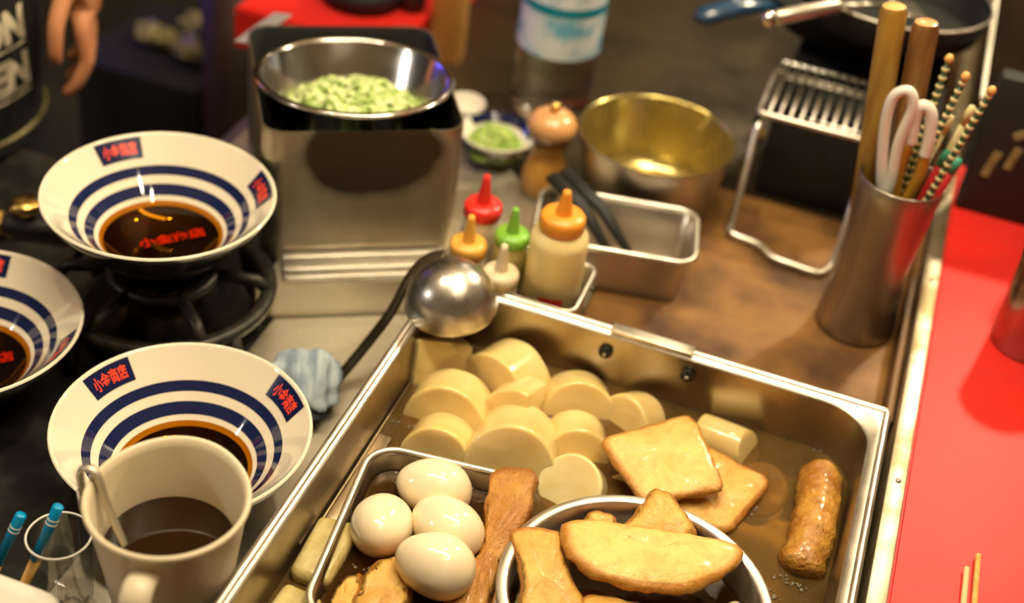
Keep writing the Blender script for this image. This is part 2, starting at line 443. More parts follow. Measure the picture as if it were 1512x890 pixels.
def tray_loops(x0, x1, y0, y1, h, r, t=.0012, rimw=.005, slope=.006):
    """outside-to-inside loops of a sheet-metal tray with a rolled lip; base at z=0"""
    L = lambda d, z, rad: [(x, y, z) for x, y in rr(x0 + d, x1 - d, y0 + d, y1 - d, max(rad, .001))]
    return [L(rimw + slope + t, 0, r - rimw - slope), L(rimw + t * 0, h - .004, r - rimw), L(.0006, h - .003, r), L(0, h - .0012, r), L(.001, h, r), L(rimw - .001, h, r - rimw),
            L(rimw + t, h - .002, r - rimw), L(rimw + slope + t * 2, t, r - rimw - slope)]

def tray_bm(x0, x1, y0, y1, h, r, **k):
    lo = tray_loops(x0, x1, y0, y1, h, r, **k)
    return loft(lo, capfirst=True, caplast=True)

def text_verts(s, size, res=4, bold=.02):
    c = bpy.data.curves.new('t', 'FONT'); c.body = s; c.size = 1; c.align_x = 'CENTER'; c.align_y = 'CENTER'; c.resolution_u = res; c.fill_mode = 'FRONT'; c.offset = bold
    o = bpy.data.objects.new('t', c); COL.objects.link(o)
    me = bpy.data.meshes.new_from_object(o.evaluated_get(bpy.context.evaluated_depsgraph_get()))
    vs = [v.co.copy() for v in me.vertices]; fs = [tuple(p.vertices) for p in me.polygons]
    bpy.data.objects.remove(o); bpy.data.curves.remove(c); bpy.data.meshes.remove(me)
    x0 = min(v.x for v in vs); x1 = max(v.x for v in vs); y0 = min(v.y for v in vs); y1 = max(v.y for v in vs)
    wd, ht = size
    vs = [(((v.x - x0) / (x1 - x0) - .5) * wd, ((v.y - y0) / (y1 - y0) - .5) * ht) for v in vs]
    return vs, fs

def mapped(vs, fs, f):
    bm = bmesh.new()
    bv = [bm.verts.new(f(*v)) for v in vs]
    for q in fs:
        try: bm.faces.new([bv[i] for i in q])
        except ValueError: pass
    return bm

def wobble(bm, amp, freq, seed=0.0):
    bm.normal_update()
    for v in bm.verts:
        d = noise.noise(v.co * freq + Vector((seed, seed * 1.7, -seed)))
        v.co += v.normal * d * amp

# ------------------------------------------------------------------ the setting
struct('floor', box(-4, 3, -2, 5, -.85, -.80), M['floor'], smooth=False)
struct('ceiling', box(-4, 3, -2, 5, 2.0, 2.04), M['ceil'], smooth=False)
struct('wall_back', box(-4, 3, 3.6, 3.65, -.85, 2.0), M['wallm'], smooth=False)
struct('wall_left', box(-4.05, -4, -2, 3.6, -.85, 2.0), M['wallm'], smooth=False)

# stall counter: a dark greasy worktop, the steel strip beside the pot hole, the brown board and the griddle behind
def plate(name, outline, z0, z1, m, label, cat, bev=.002):
    bm = bmesh.new()
    top = [bm.verts.new((x, y, z1)) for x, y in outline]; bot = [bm.verts.new((x, y, z0)) for x, y in outline]
    bm.faces.new(top); bm.faces.new(bot[::-1])
    for i in range(len(top)):
        j = (i + 1) % len(top); bm.faces.new((top[i], bot[i], bot[j], top[j]))
    if bev:
        bmesh.ops.bevel(bm, geom=[e for e in bm.edges if abs(e.verts[0].co.z - e.verts[1].co.z) < 1e-6 and e.verts[0].co.z > z1 - 1e-6], offset=bev, segments=2, affect='EDGES')
    bmesh.ops.triangulate(bm, faces=[f for f in bm.faces if len(f.verts) > 4])
    o = obj(name, bm, m, smooth=True, auto=30)
    return tag(o, label, cat)

plate('worktop', [(-.84, .28), (-.4665, .28), (-.4665, .930), (-.4830, .930), (-.4830, 1.085), (-.84, 1.085)], -.07, -.04, M['black'], 'glossy black worktop under the striped bowls and gas burner', 'worktop')
plate('steel_worktop', [(-.4655, .28), (-.3145, .28), (-.3145, 1.026), (-.3275, 1.026), (-.4655, .944)], -.07, -.04, M['steel_soft'],
      'beige-lit stainless worktop between the pot and the gas burner', 'worktop')
plate('stove_top', [(-.481, .937), (-.3265, 1.0285), (-.3135, 1.0285), (-.3135, .971), (-.1905, .971), (-.1905, 1.098), (-.40, 1.32), (-.62, 1.32), (-.62, 1.090), (-.481, 1.090)], -.07, 0, M['steel_soft'],
      'raised steel shelf carrying the scorched box and the sauce caddy', 'shelf')
plate('serving_board', [(-.1890, .971), (.0995, .971), (.0995, 1.33), (-.1890, 1.33)], -.03, .0, M['board'], 'stained brown wooden board behind the oden pot under the steel cup', 'board')
plate('griddle', [(-.1900, 1.332), (.098, 1.332), (.098, 2.6), (-.62, 2.6), (-.62, 1.322), (-.3985, 1.323), (-.1900, 1.105)], -.03, -.001, M['steel_dark'], 'dark greasy steel griddle stretching back behind the yellowed pan', 'griddle')
plate('red_counter', [(.1235, .2), (.9, .2), (.9, 1.43), (.1235, 1.43)], .02, .05, M['red'], 'bright red laminate customer counter on the right', 'counter')
plate('red_counter', [(-.72, 1.345), (-.515, 1.345), (-.515, 2.0), (-.72, 2.0)], .0005, .05, M['red'], 'far red counter seen over the black rim of the scorched box', 'counter')
plate('wooden_rail', [(.1002, .975), (.1062, .975), (.1062, 2.2), (.1002, 2.2)], -.03, .034, M['rail'], 'thin brown wooden rail between the board and the metal edging', 'rail', bev=.001)

es = thing('counter_edging', 'tarnished metal edging strip with screws along the red counter', 'edging', (.1155, 1.0, .0))
obj('strip', box(-.0075, .0075, -.75, 1.3, .0, .0525, .0012), mat('tarnished_strip', (.66, .58, .44), .40, 1, color2=(.34, .26, .14), nscale=24, rough2=.5), es, auto=30)
for y in (-.12, .18, .37):
    obj('screw', lathe([(0, .0542), (.0018, .0540), (.0024, .0527), (.0024, .0525)], 12), M['steel'], es, loc=(.001, y, 0))

pn = thing('splash_panel', 'clear acrylic splash panel standing on the metal edging', 'panel', (.1155, 1.335, .0528))
obj('sheet', box(-.0015, .0015, 0, .9, 0, .122), M['acrylic'], pn, smooth=False)
obj('top_edge', box(-.0022, .0022, -.0004, .9, .1222, .1262), M['acryledge'], pn, smooth=False)

# ------------------------------------------------------------------ oden pot
pot = thing('oden_pot', 'large rectangular stainless oden pot full of simmering food', 'pot', (0, 0, 0))
X0, X1, Y0, Y1 = -.303, .088, .40, .957
def L(x0, x1, y0, y1, z, r): return [(x, y, z) for x, y in rr(x0, x1, y0, y1, r, 10)]
obj('pot_wall', loft([L(X0, X1, Y0, Y1, .0470, .042), L(X0 + .004, X1 - .003, Y0 + .004, Y1 - .006, .0, .042),
      L(X0 + .009, X1 - .008, Y0 + .008, Y1 - .011, -.076, .04), L(X0 + .022, X1 - .02, Y0 + .02, Y1 - .022, -.085, .034)], caplast=True), M['steel_pot'], pot, auto=50)
obj('pot_jacket', loft([L(-.3105, .0995, .392, .9665, -.0395, .004), L(-.3115, .1005, .391, .9675, .030, .004)]), M['steel_soft'], pot, auto=50)
obj('rim', loft([L(-.3115, .1005, .391, .9675, .030, .004), L(-.3130, .1020, .3895, .969, .046, .004), L(-.3125, .1015, .39, .9685, .0495, .004), L(-.3105, .0995, .392, .9665, .0505, .004),
      L(X0 - .002, X1 + .002, Y0 - .002, Y1 + .002, .0497, .042), L(X0, X1, Y0, Y1, .0470, .042)]), M['rim'], pot, auto=50)
obj('rim_bead', sweep([(x, y, .0492) for x, y in rr(-.3095, .0985, .393, .9655, .004, 4)], .0036, 8, closed=True), M['rim'], pot)
obj('hanger_plate', box(-.147, -.072, .957, .9695, .0512, .0545, .001), M['rim'], pot, auto=40)
for sx, sz in ((-.147, .032), (-.072, .034)):
    s = obj('screw', lathe([(.0, .0035), (.0022, .0035), (.0030, .0022), (.0048, .0018), (.0062, .0010), (.0066, 0), (0, 0)], 20), M['black'], pot, loc=(sx, .9526, sz), rot=(R(90), 0, 0))
    obj('socket', lathe([(0, .0046), (.0012, .0046), (.0018, .0035)], 12), M['steel_bright'], s)
dv = obj('divider', box(-.2975, -.2960, .66, .935, -.07, .004, .0004), M['steel_pot'], pot, auto=40)
obj('divider_fold', box(-.2958, -.2850, .695, .800, -.004, .0015, .0006), M['steel_pot'], dv, auto=40)

bs = bmesh.new()
bs.faces.new([bs.verts.new((x, y, 0)) for x, y in rr(X0 + .0042, X1 - .0032, Y0 + .0042, Y1 - .0062, .042, 10)])
tag(obj('oden_broth', bs, M['broth'], smooth=False), 'translucent brown broth filling the rectangular oden pot', 'broth', kind='stuff')

# ------------------------------------------------------------------ daikon
def daikon_bm(r, h, cuts=(), bev=.005, seed=0.0):
    n = 5
    prof = [(0, h / 2)] + [(r * k / 4 * .999, h / 2) for k in (1, 2, 3)] + [(r - bev, h / 2)]
    prof += [(r - bev + bev * math.sin(PI / 2 * k / n), h / 2 - bev + bev * math.cos(PI / 2 * k / n)) for k in range(1, n + 1)]
    prof += [(r, z) for z in (h * .25, 0, -h * .25)]
    prof += [(r - bev + bev * math.cos(PI / 2 * k / n), -h / 2 + bev - bev * math.sin(PI / 2 * k / n)) for k in range(0, n + 1)]
    prof += [(r * k / 4 * .999, -h / 2) for k in (3, 2, 1)] + [(0, -h / 2)]
    bm = lathe(prof, 40)
    for co, no in cuts:
        g = bmesh.ops.bisect_plane(bm, geom=bm.verts[:] + bm.edges[:] + bm.faces[:], plane_co=co, plane_no=no, clear_outer=True)
        ed = [e for e in g['geom_cut'] if isinstance(e, bmesh.types.BMEdge)]
        f = bmesh.ops.edgeloop_fill(bm, edges=ed)['faces']
        bmesh.ops.bevel(bm, geom=ed, offset=.0022, segments=3, affect='EDGES', clamp_overlap=True)
    bmesh.ops.triangulate(bm, faces=[f for f in bm.faces if len(f.verts) > 4])
    wobble(bm, .0014, 38, seed)
    return bm

# label, centre, radius, length, compass direction the cut end faces, upward tilt of that end, extra cuts, material
DK = [
    ('half daikon wedge in the back left corner beside the upturned ladle', (-.280, .890, .003), .033, .046, -128, 14, (((.006, 0, 0), (1, .25, .35)),), 'daikon'),
    ('thick daikon round against the back wall, biggest of the back row', (-.224, .911, -.005), .0375, .046, -110, 10, (), 'daikon'),
    ('wide half-moon daikon beside the left wall, second row', (-.254, .854, -.008), .0370, .044, -86, 16, (), 'daikon'),
    ('daikon half with a straight cut side in the middle of the pile', (-.196, .874, -.002), .0330, .038, -95, 16, (((.014, 0, 0), (1, .15, .1)),), 'daikon'),
    ('domed daikon touching the back wall below the first screw', (-.156, .912, -.009), .0330, .040, -70, 24, (), 'daikon'),
    ('small daikon wedge below the second screw, end of the back row', (-.107, .914, -.005), .0275, .034, -115, 22, (), 'daikon'),
    ('small pale daikon triangle poking up beside the divider', (-.279, .796, -.008), .024, .036, -60, 20, (((0, 0, 0), (.9, .5, .2)), ((0, 0, 0), (-.9, .5, 0))), 'daikon'),
    ('daikon round half hidden behind the egg tray rim', (-.246, .812, -.012), .0310, .040, -85, 20, (), 'daikon'),
    ('largest daikon dome between the egg tray and the middle pile', (-.187, .828, -.004), .0380, .060, -80, 22, (), 'daikon'),
    ('short daikon cylinder behind the fried tofu square', (-.142, .862, -.006), .0280, .042, -72, 18, (), 'daikon'),
    ('pale daikon half with a veined cut face beside the round bowl', (-.128, .815, -.006), .0270, .046, -100, 50, (), 'daikon_pale'),
    ('small daikon chunk with flat cut end beyond the fried squares', (-.022, .922, -.001), .0185, .056, -14, 6, (((0, 0, .020), (0, .35, 1)),), 'daikon'),
    ('brownish daikon piece sunk just under the broth near the roll', (.016, .902, -.028), .024, .036, -90, 60, (), 'daikon'),
    ('submerged amber daikon round between the pale half and the fried squares', (-.090, .842, -.026), .025, .036, -90, 30, (), 'daikon'),
]
for i, (lab, c, r, h, yaw, tilt, cuts, mm) in enumerate(DK):
    y_, t_ = R(yaw), R(tilt)
    q = Vector((math.cos(y_) * math.cos(t_), math.sin(y_) * math.cos(t_), math.sin(t_))).to_track_quat('Z', 'Y').to_euler()
    o = obj('daikon_piece', daikon_bm(r, h, cuts, .0028, i * 3.1), M[mm], loc=c, rot=q, auto=50)
    tag(o, lab, 'daikon', 'simmered daikon in the pot')

# ------------------------------------------------------------------ fried pieces: pillow-like slabs from an outline
def chaikin(P, n=2, k=.2):
    for _ in range(n):
        Q = []
        for i in range(len(P)):
            a, b = Vector(P[i]), Vector(P[(i + 1) % len(P)])
            Q += [a.lerp(b, k), a.lerp(b, 1 - k)]
        P = Q
    return [Vector(p) for p in P]

def resample(P, n):
    ln = [0]
    for i in range(len(P)): ln.append(ln[-1] + (P[(i + 1) % len(P)] - P[i]).length)
    out = []; j = 0
    for k in range(n):
        s = ln[-1] * k / n
        while ln[j + 1] < s: j += 1
        t = (s - ln[j]) / max(ln[j + 1] - ln[j], 1e-9)
        out.append(P[j].lerp(P[(j + 1) % len(P)], t))
    return out

def slab(name, label, cat, outline3, thick, m, group=None, seed=0.0, rnd=2, k=.16, amp=.0018, puff=.002, bend=0.0):
    """outline3: corners of the upper face (x, y, z); the slab hangs 'thick' below it"""
    P = [Vector(p) for p in outline3]
    c = sum(P, Vector()) / len(P)
    nrm = Vector()
    for i in range(len(P)):
        nrm += (P[i] - c).cross(P[(i + 1) % len(P)] - c)
    nrm.normalize()
    if nrm.z < 0: nrm = -nrm
    Q = resample(chaikin(P, rnd, k), 56)
    bm = bmesh.new(); rings = []; cl = bm.verts.layers.float.new('crust')
    e = min(thick * .45, .006)
    spec = [(0, puff), (.35, puff * .9), (.65, puff * .7), (.86, puff * .3)]
    for t, d in spec:
        if t == 0: rings.append([bm.verts.new(nrm * d)])
        else: rings.append([bm.verts.new((q - c) * t + nrm * d) for q in Q])
    for a in range(0, 6):
        th = PI * a / 5
        rings.append([bm.verts.new((q - c) * (1 - (e * (1 - math.sin(th)) / max((q - c).length, 1e-5))) + nrm * (-thick / 2 + math.cos(th) * thick / 2)) for q in Q])
    for t in (.8, .4, 0):
        if t == 0: rings.append([bm.verts.new(-nrm * thick)])
        else: rings.append([bm.verts.new((q - c) * t - nrm * thick) for q in Q])
    for g_, ring in enumerate(rings):
        for v in ring: v[cl] = (0, 0, 0, .12, .75, 1, .95, .9, .9, .9)[g_] if g_ < 10 else .8
    for a, b in zip(rings, rings[1:]):
        for i in range(56):
            j = (i + 1) % 56
            if len(a) == 1: bm.faces.new((a[0], b[i], b[j]))
            elif len(b) == 1: bm.faces.new((a[i], b[0], a[j]))
            else: bm.faces.new((a[i], b[i], b[j], a[j]))
    if bend:
        for v in bm.verts: v.co.z -= bend * (v.co.x ** 2 + v.co.y ** 2)
    wobble(bm, amp, 70, seed); wobble(bm, amp * .6, 190, seed + 3)
    o = obj(name, bm, m, loc=c)
    return tag(o, label, cat, group)

FG = 'fried fishcakes in the pot'
slab('fried_fishcake', 'flat square fried fishcake lying across the daikon pile', 'fishcake', [(-.122, .845, .030), (-.062, .902, .036), (-.048, .896, .036), (-.010, .836, .028), (-.070, .797, .022)], .008, M['fried_pale'], FG, 1, rnd=2, k=.07)
slab('fried_fishcake', 'second square fried fishcake tucked under the first and half in broth', 'fishcake', [(-.060, .903, .016), (.024, .886, .008), (.002, .812, .006), (-.060, .800, .010)], .009, M['fried'], FG, 4, rnd=2, k=.07)
slab('fried_fishcake', 'small fried triangle poking up from the back of the round bowl', 'fishcake', [(-.066, .800, .040), (-.050, .802, .040), (-.020, .774, .034), (-.030, .752, .026), (-.080, .750, .026)], .009, M['fried'], FG, 7, rnd=2, k=.09)
slab('fried_fishcake', 'big half-moon fried fishcake on top of the round bowl', 'fishcake',
     [(-.119, .731, .048), (-.085, .743, .048), (-.055, .752, .047), (-.022, .760, .045), (.008, .769, .042), (.019, .762, .041), (.010, .738, .041), (-.012, .708, .043), (-.042, .692, .046), (-.075, .686, .047), (-.100, .693, .048), (-.116, .712, .048)], .010, M['fried_pale'], FG, 11, rnd=1, k=.25, puff=.003)
slab('fried_fishcake', 'long fried piece bending over the left rim of the round bowl', 'fishcake', [(-.157, .712, .038), (-.136, .722, .041), (-.116, .724, .042), (-.106, .700, .036), (-.074, .668, .026), (-.078, .630, .018), (-.120, .634, .022), (-.133, .676, .034)], .010, M['fried'], FG, 15, rnd=2, k=.12)
slab('fried_fishcake', 'fried piece below the half-moon at the bottom edge of the photo', 'fishcake', [(-.090, .686, .028), (-.010, .700, .030), (.000, .672, .028), (-.040, .630, .026), (-.085, .640, .026)], .010, M['fried'], FG, 19)
slab('fried_fishcake', 'small fried corner behind the half-moon inside the bowl rim', 'fishcake', [(-.106, .760, .034), (-.086, .766, .034), (-.078, .752, .030), (-.080, .738, .022), (-.112, .738, .022)], .008, M['fried'], FG, 23)
slab('boiled_potato', 'pale potato slice in the round bowl right of the half-moon', 'potato', [(-.006, .704, .022), (.022, .732, .026), (.034, .722, .022), (.030, .680, .018), (.000, .670, .018)], .016, M['daikon_pale'], None, 27)
slab('green_daikon', 'pale greenish wedge low in the round bowl under the bent piece', 'daikon', [(-.134, .690, .016), (-.118, .690, .018), (-.098, .660, .014), (-.112, .640, .012), (-.134, .660, .012)], .014, M['konnyaku'], None, 31)

def pale_block(label, loc, size, rot, seed):
    lx, ly, lz = (d / 2 for d in size)
    bm = box(-lx, lx, -ly, ly, -lz, lz, .006, seg=4)
    for v in bm.verts:
        v.co.x += .0022 * noise.noise(v.co * 55 + Vector((seed, 0, 0))); v.co.y += .0022 * noise.noise(v.co * 55 + Vector((0, seed, 0))); v.co.z += .0012 * noise.noise(v.co * 70 + Vector((0, 0, seed)))
    tag(obj('konnyaku_block', bm, M['konnyaku'], loc=loc, rot=rot, auto=40), label, 'block', 'pale blocks in the side channel')
pale_block('pale grainy block in the side channel left of the eggs', (-.2785, .658, -.003), (.033, .060, .034), (R(4), R(-5), R(3)), 1.0)
pale_block('second pale block in the side channel at the bottom edge of the photo', (-.2785, .590, -.006), (.033, .056, .032), (R(-4), R(4), R(-3)), 5.0)
# round bowl standing in the pot
rb = thing('round_steel_bowl', 'round stainless bowl of fried fishcakes standing in the pot', 'bowl', (-.0495, .692, -.047))
RBR = .1025
obj('bowl_wall', lathe([(0, 0), (.070, 0), (.084, .008), (.092, .04), (RBR - .007, .076), (RBR - .001, .0775), (RBR, .0795), (RBR - .002, .0812), (RBR - .0075, .0812), (RBR - .0095, .079), (.0915, .04), (.082, .010), (.069, .002), (0, .002)], 72), M['rim'], rb)
tag(obj('bowl_broth', lathe([(0, 0), (.0905, 0)], 48), M['broth_dark'], loc=(-.0495, .692, .004)), 'brown broth inside the round bowl under the fishcakes', 'broth', kind='stuff')

# rectangular egg tray
EA = R(7)
et = thing('egg_tray', 'rectangular steel tray of boiled eggs standing in the pot', 'tray', (-.2120, .684, -.045), (0, 0, EA))
obj('tray_wall', tray_bm(-.067, .067, -.092, .092, .066, .026, rimw=.004, slope=.005), M['steel_pot'], et, auto=60)
obj('rim_bead', sweep([(x, y, .0665) for x, y in rr(-.0655, .0655, -.0905, .0905, .025, 8)], .0028, 8, closed=True), M['rim'], et)
bb = bmesh.new(); bb.faces.new([bb.verts.new((x, y, 0)) for x, y in rr(-.0575, .0575, -.0825, .0825, .018, 8)])
tag(obj('tray_broth', bb, M['broth_dark'], smooth=False, loc=(-.2120, .684, .006), rot=(0, 0, EA)), 'brown broth inside the rectangular egg tray', 'broth', kind='stuff')

def egg_bm(a, b, seed):
    prof = []
    for i in range(19):
        t = PI * i / 18
        z = a * math.cos(t); r = b * math.sin(t) * (1 - .13 * math.cos(t))
        prof.append((r if 0 < i < 18 else 0, z))
    bm = lathe(prof, 32); wobble(bm, .0006, 50, seed)
    return bm
for i, (lab, c, ro) in enumerate((
    ('boiled egg lying sideways at the back of the egg tray', (-.2265, .7440, .018), (80, 0, -78)),
    ('roundest boiled egg seen end-on at the left of the egg tray', (-.2475, .6880, .019), (62, 0, 10)),
    ('boiled egg in the middle of the egg tray behind the nearest egg', (-.2010, .7050, .022), (84, 0, -108)),
    ('nearest boiled egg in front of the other three in the tray', (-.1935, .6600, .031), (86, 0, -85)))):
    tag(obj('boiled_egg', egg_bm(.0305, .0240, i * 2.3), M['egg'], loc=c, rot=tuple(R(x) for x in ro)), lab, 'egg', 'boiled eggs in the tray')

slab('fried_tofu_strip', 'long dark fried tofu strip along the right side of the egg tray', 'tofu', [(-.191, .778, .030), (-.156, .790, .034), (-.146, .745, .026), (-.150, .700, .016), (-.146, .655, .012), (-.160, .610, .010), (-.185, .615, .010), (-.178, .660, .012), (-.172, .705, .014), (-.185, .745, .022)], .016, M['fried_dark'], None, 35, amp=.003)
slab('fried_tofu', 'folded golden fried tofu in front of the roundest egg', 'tofu', [(-.245, .640, .022), (-.220, .676, .026), (-.205, .655, .020), (-.198, .615, .014), (-.235, .600, .014)], .018, M['fried'], 'fried tofu at the bottom of the egg tray', 39, amp=.003)
slab('fried_tofu', 'lower fried tofu piece at the bottom edge beside the egg tray rim', 'tofu', [(-.256, .640, .014), (-.244, .648, .014), (-.232, .612, .012), (-.238, .590, .010), (-.256, .600, .010)], .012, M['fried'], 'fried tofu at the bottom of the egg tray', 43, amp=.003)

# brown roll floating near the right wall
pts = curve_pts([(.0595, .916, .004), (.0630, .880, .007), (.0640, .840, .006), (.0615, .797, -.002)], 8)
n = len(pts)
bm = sweep(pts, [.0185 * (1 - max(0, abs(i / (n - 1) - .5) * 2 - .80) ** 2 * 10) for i in range(n)], 20)
bmesh.ops.subdivide_edges(bm, edges=[e for e in bm.edges if e.calc_length() > .003], cuts=1)
wobble(bm, .0022, 120, 3)
tag(obj('brown_roll', bm, M['sausage']), 'glazed brown cylindrical roll floating beside the right pot wall', 'roll')

# small froth bubbles along the waterlines
bm = bmesh.new(); random.seed(11)
def bub(x, y, z, r):
    n0 = len(bm.verts)
    g_ = bmesh.ops.create_icosphere(bm, subdivisions=2, radius=r)
    for v in g_['verts']: v.co = Vector((x + v.co.x, y + v.co.y, z + v.co.z * .6))
for (x0, y0, x1, y1, n_, z) in ((-.295, .94, .06, .949, 34, .0005), (-.292, .82, -.262, .82, 8, .0005), (.045, .79, .075, .783, 14, .0005), (.03, .78, .06, .76, 16, .0005), (-.27, .755, -.20, .770, 22, .0065), (-.160, .70, -.158, .62, 26, .0065),
                               (-.262, .655, -.235, .655, 10, .0065), (-.262, .758, -.25, .74, 14, .0065), (-.22, .645, -.17, .63, 12, .0065), (.0, .80, .02, .87, 10, .0005), (-.24, .83, -.10, .80, 16, .0005)):
    for k in range(n_):
        t = random.random(); bub(x0 + (x1 - x0) * t + random.gauss(0, .0016), y0 + (y1 - y0) * t + random.gauss(0, .0016), z, random.uniform(.0006, .0019))
tag(obj('froth_bubbles', bm, mat('froth', (.80, .66, .44), .06, trans=.8, ior=1.2, coat=.6)), 'tiny pale froth bubbles along the waterlines of the pot and egg tray', 'bubbles', kind='stuff')

# ------------------------------------------------------------------ striped ramen bowls
def bowl_outer():
    prof = [(0, .010), (.034, .010), (.036, 0), (.040, 0), (.0405, .010), (.056, .024), (.0925, .066), (.0955, .0725)]
    rim = [(.0962, .0742), (.0955, .0757), (.0940, .0757), (.0930, .0742)]
    inn = [(.0500, .0310), (.0440, .0255), (.034, .0195), (.020, .0165), (0, .0155)]
    return prof, rim, inn
def wall_point(rho, lift=.0006):
    z = .0742 - (.0930 - rho) * (.0742 - .0310) / (.0930 - .0500)
    k = lift * .7071
    return rho - k, z + k
_mk = text_verts('小金商店', (.031, .0085))
def make_bowl(label, loc, angs, group):
    t = thing('ramen_bowl', label, 'bowl', loc, group=group)
    prof, rim, inn = bowl_outer()
    obj('bowl_body', lathe(rim + inn, 72), M['white_glaze'], t)
    obj('bowl_outside', lathe(prof + [rim[0]], 72), M['darkglaze'], t)
    for a in angs:
        a = R(a)
        def f(x, y, lift, a=a):
            rho, z = wall_point(.0858 + y, lift)
            th = a - x / .086
            return (rho * math.cos(th), rho * math.sin(th), z)
        g = [((i / 10 - .5) * .040, (j - .5) * .0135) for j in range(2) for i in range(11)]
        fs = [(i, i + 1, i + 12, i + 11) for i in range(10)]
        e = obj('emblem', mapped(g, fs, lambda x, y: f(x, y, .0005)), M['navy'], t)
        obj('lettering', mapped(_mk[0], _mk[1], lambda x, y: f(x, y, .0009)), M['redprint'], e, smooth=False)
    bv, bf = text_verts('小金商店', (.058, .0135), bold=.035)
    ca, sa = math.cos(R(48)), math.sin(R(48))
    obj('base_lettering', mapped(bv, bf, lambda x, y: (x * ca - y * sa + .004, x * sa + y * ca + .010, .0240)), M['redprint'], t, smooth=False)
    return t
BG = 'striped ramen bowls'
SG = 'soup bases in the ramen bowls'
for lab, slab_, loc, angs in (
    ('striped ramen bowl on top of the black gas burner', 'dark soy soup base in the bowl on the burner', (-.524, .847, .066), (144, 39, -88)),
    ('striped ramen bowl behind the ivory jug, beside the pot', 'dark soy soup base in the bowl behind the jug', (-.404, .670, .0), (160, 53, -74)),
    ('striped ramen bowl cut off by the left edge of the photo', 'dark soy soup base in the bowl at the left edge', (-.620, .699, .0), (112, 8, -110))):
    make_bowl(lab, loc, angs, BG)
    tag(obj('soup_base', lathe([(0, 0), (.0515, 0)], 56), M['soy'], loc=(loc[0], loc[1], loc[2] + .0325)), slab_, 'soup', SG, kind='stuff')

# ------------------------------------------------------------------ gas burner under the far bowl
gb = thing('gas_burner', 'black cast-iron gas burner under the far striped bowl', 'burner', (-.524, .847, 0))
obj('drip_pan', lathe([(0, .004), (.062, .004), (.070, .022), (.074, .022), (.068, 0), (0, 0)], 48), M['black'], gb)
obj('grate_ring', lathe([(.085, .042), (.097, .042), (.098, .048), (.095, .052), (.087, .051), (.084, .047)], 56, closed=True), M['iron'], gb)
obj('inner_ring', lathe([(.040, .056), (.048, .056), (.048, .0645), (.040, .0645)], 40, closed=True), M['iron'], gb)
for k in range(6):
    a = R(60 * k + 20)
    bm = sweep([(.092 * math.cos(a), .092 * math.sin(a), .047), (.080 * math.cos(a), .080 * math.sin(a), .058), (.046 * math.cos(a), .046 * math.sin(a), .0605)], .0055, 8)
    obj('grate_finger', bm, M['iron'], gb)
for k in range(4):
    a = R(90 * k - 22)
    obj('leg', sweep([(.091 * math.cos(a), .091 * math.sin(a), .046), (.100 * math.cos(a), .100 * math.sin(a), .001)], .007, 8), M['iron'], gb)
obj('burner_head', lathe([(0, .030), (.020, .032), (.032, .026), (.034, .012), (.034, .004)], 32), M['iron'], gb)
obj('flame_port', lathe([(0, .038), (.010, .037), (.012, .031), (.012, .030)], 20), M['brass'], gb)

gv = thing('gas_valve', 'brass gas valve with pipe left of the black burner', 'valve', (-.712, .902, 0))
obj('pipe', sweep([(-.05, -.02, .014), (.02, .004, .014), (.07, .018, .014)], .009, 14), M['blackmat'], gv)
obj('knob', lathe([(0, .034), (.012, .034), (.014, .031), (.014, .024), (.008, .022), (.008, .012), (0, .012)], 20), M['brass'], gv, loc=(.008, .004, .006))
obj('nut', lathe([(.009, -.008), (.013, -.008), (.013, .008), (.009, .008)], 6, closed=True), M['brass'], gv, smooth=False, loc=(-.018, -.008, .014), rot=(0, R(90), R(18)))
gv2 = thing('hose_nozzle', 'small brass hose nozzle above the left striped bowl', 'nozzle', (-.690, .842, 0))
obj('nozzle_body', lathe([(0, -.022), (.009, -.022), (.009, -.006), (.006, -.002), (.007, .010), (.004, .022), (0, .022)], 18), M['brass'], gv2, loc=(0, 0, .0092), rot=(0, R(90), R(40)))

# ------------------------------------------------------------------ ivory jug with sauce ladle
JL = Vector((-.3585, .572, -.0395))
jg = thing('sauce_jug', 'ivory plastic jug of dark soy sauce in front of the striped bowl', 'jug', JL)
def spout(bm, a0, zmin, out):
    for v in bm.verts:
        a = math.atan2(v.co.y, v.co.x); d = (a - a0 + PI) % (2 * PI) - PI
        k = math.exp(-(d / .75) ** 2) * max(0, min(1, (v.co.z - zmin) / .05))
        v.co.x *= 1 + out * k; v.co.y *= 1 + out * k; v.co.z += .002 * k
    return bm
obj('jug_wall', spout(lathe([(0, 0), (.034, 0), (.037, .003), (.0455, .090), (.0530, .1425), (.0550, .1450), (.0557, .1475), (.0545, .1500), (.0520, .1490), (.0500, .1430), (.0430, .09), (.035, .006), (0, .004)], 72), R(98), .09, .055), M['ivory'], jg)
ha = R(-77)
hp = curve_pts([(math.cos(ha) * r, math.sin(ha) * r, z) for r, z in ((.049, .126), (.064, .131), (.074, .120), (.073, .088), (.060, .062), (.040, .056))], 6)
obj('handle', sweep(hp, .0085, 12, flat=(.75, 1.25)), M['ivory'], jg)
tag(obj('soy_sauce', lathe([(0, 0), (.0445, 0)], 48), M['jugsoy'], loc=JL + Vector((0, 0, .1040))), 'dark soy sauce filling the ivory jug', 'sauce', kind='stuff')
sl = thing('sauce_spoon', 'thin steel spoon hooked over the rim of the ivory jug', 'spoon', JL)
sa_ = R(186)
def jr_(r, z, da=0): return (math.cos(sa_ + da) * r, math.sin(sa_ + da) * r, z)
obj('spoon_handle', sweep(curve_pts([jr_(.0645, .128, -.06), jr_(.0640, .148, -.04), jr_(.0585, .1560, -.02), jr_(.0500, .1530), jr_(.0420, .130, .1), jr_(.026, .092, .5), jr_(.018, .066, 1.0)], 6), .0022, 8, flat=(1, 1.5)), M['steel_soft'], sl)
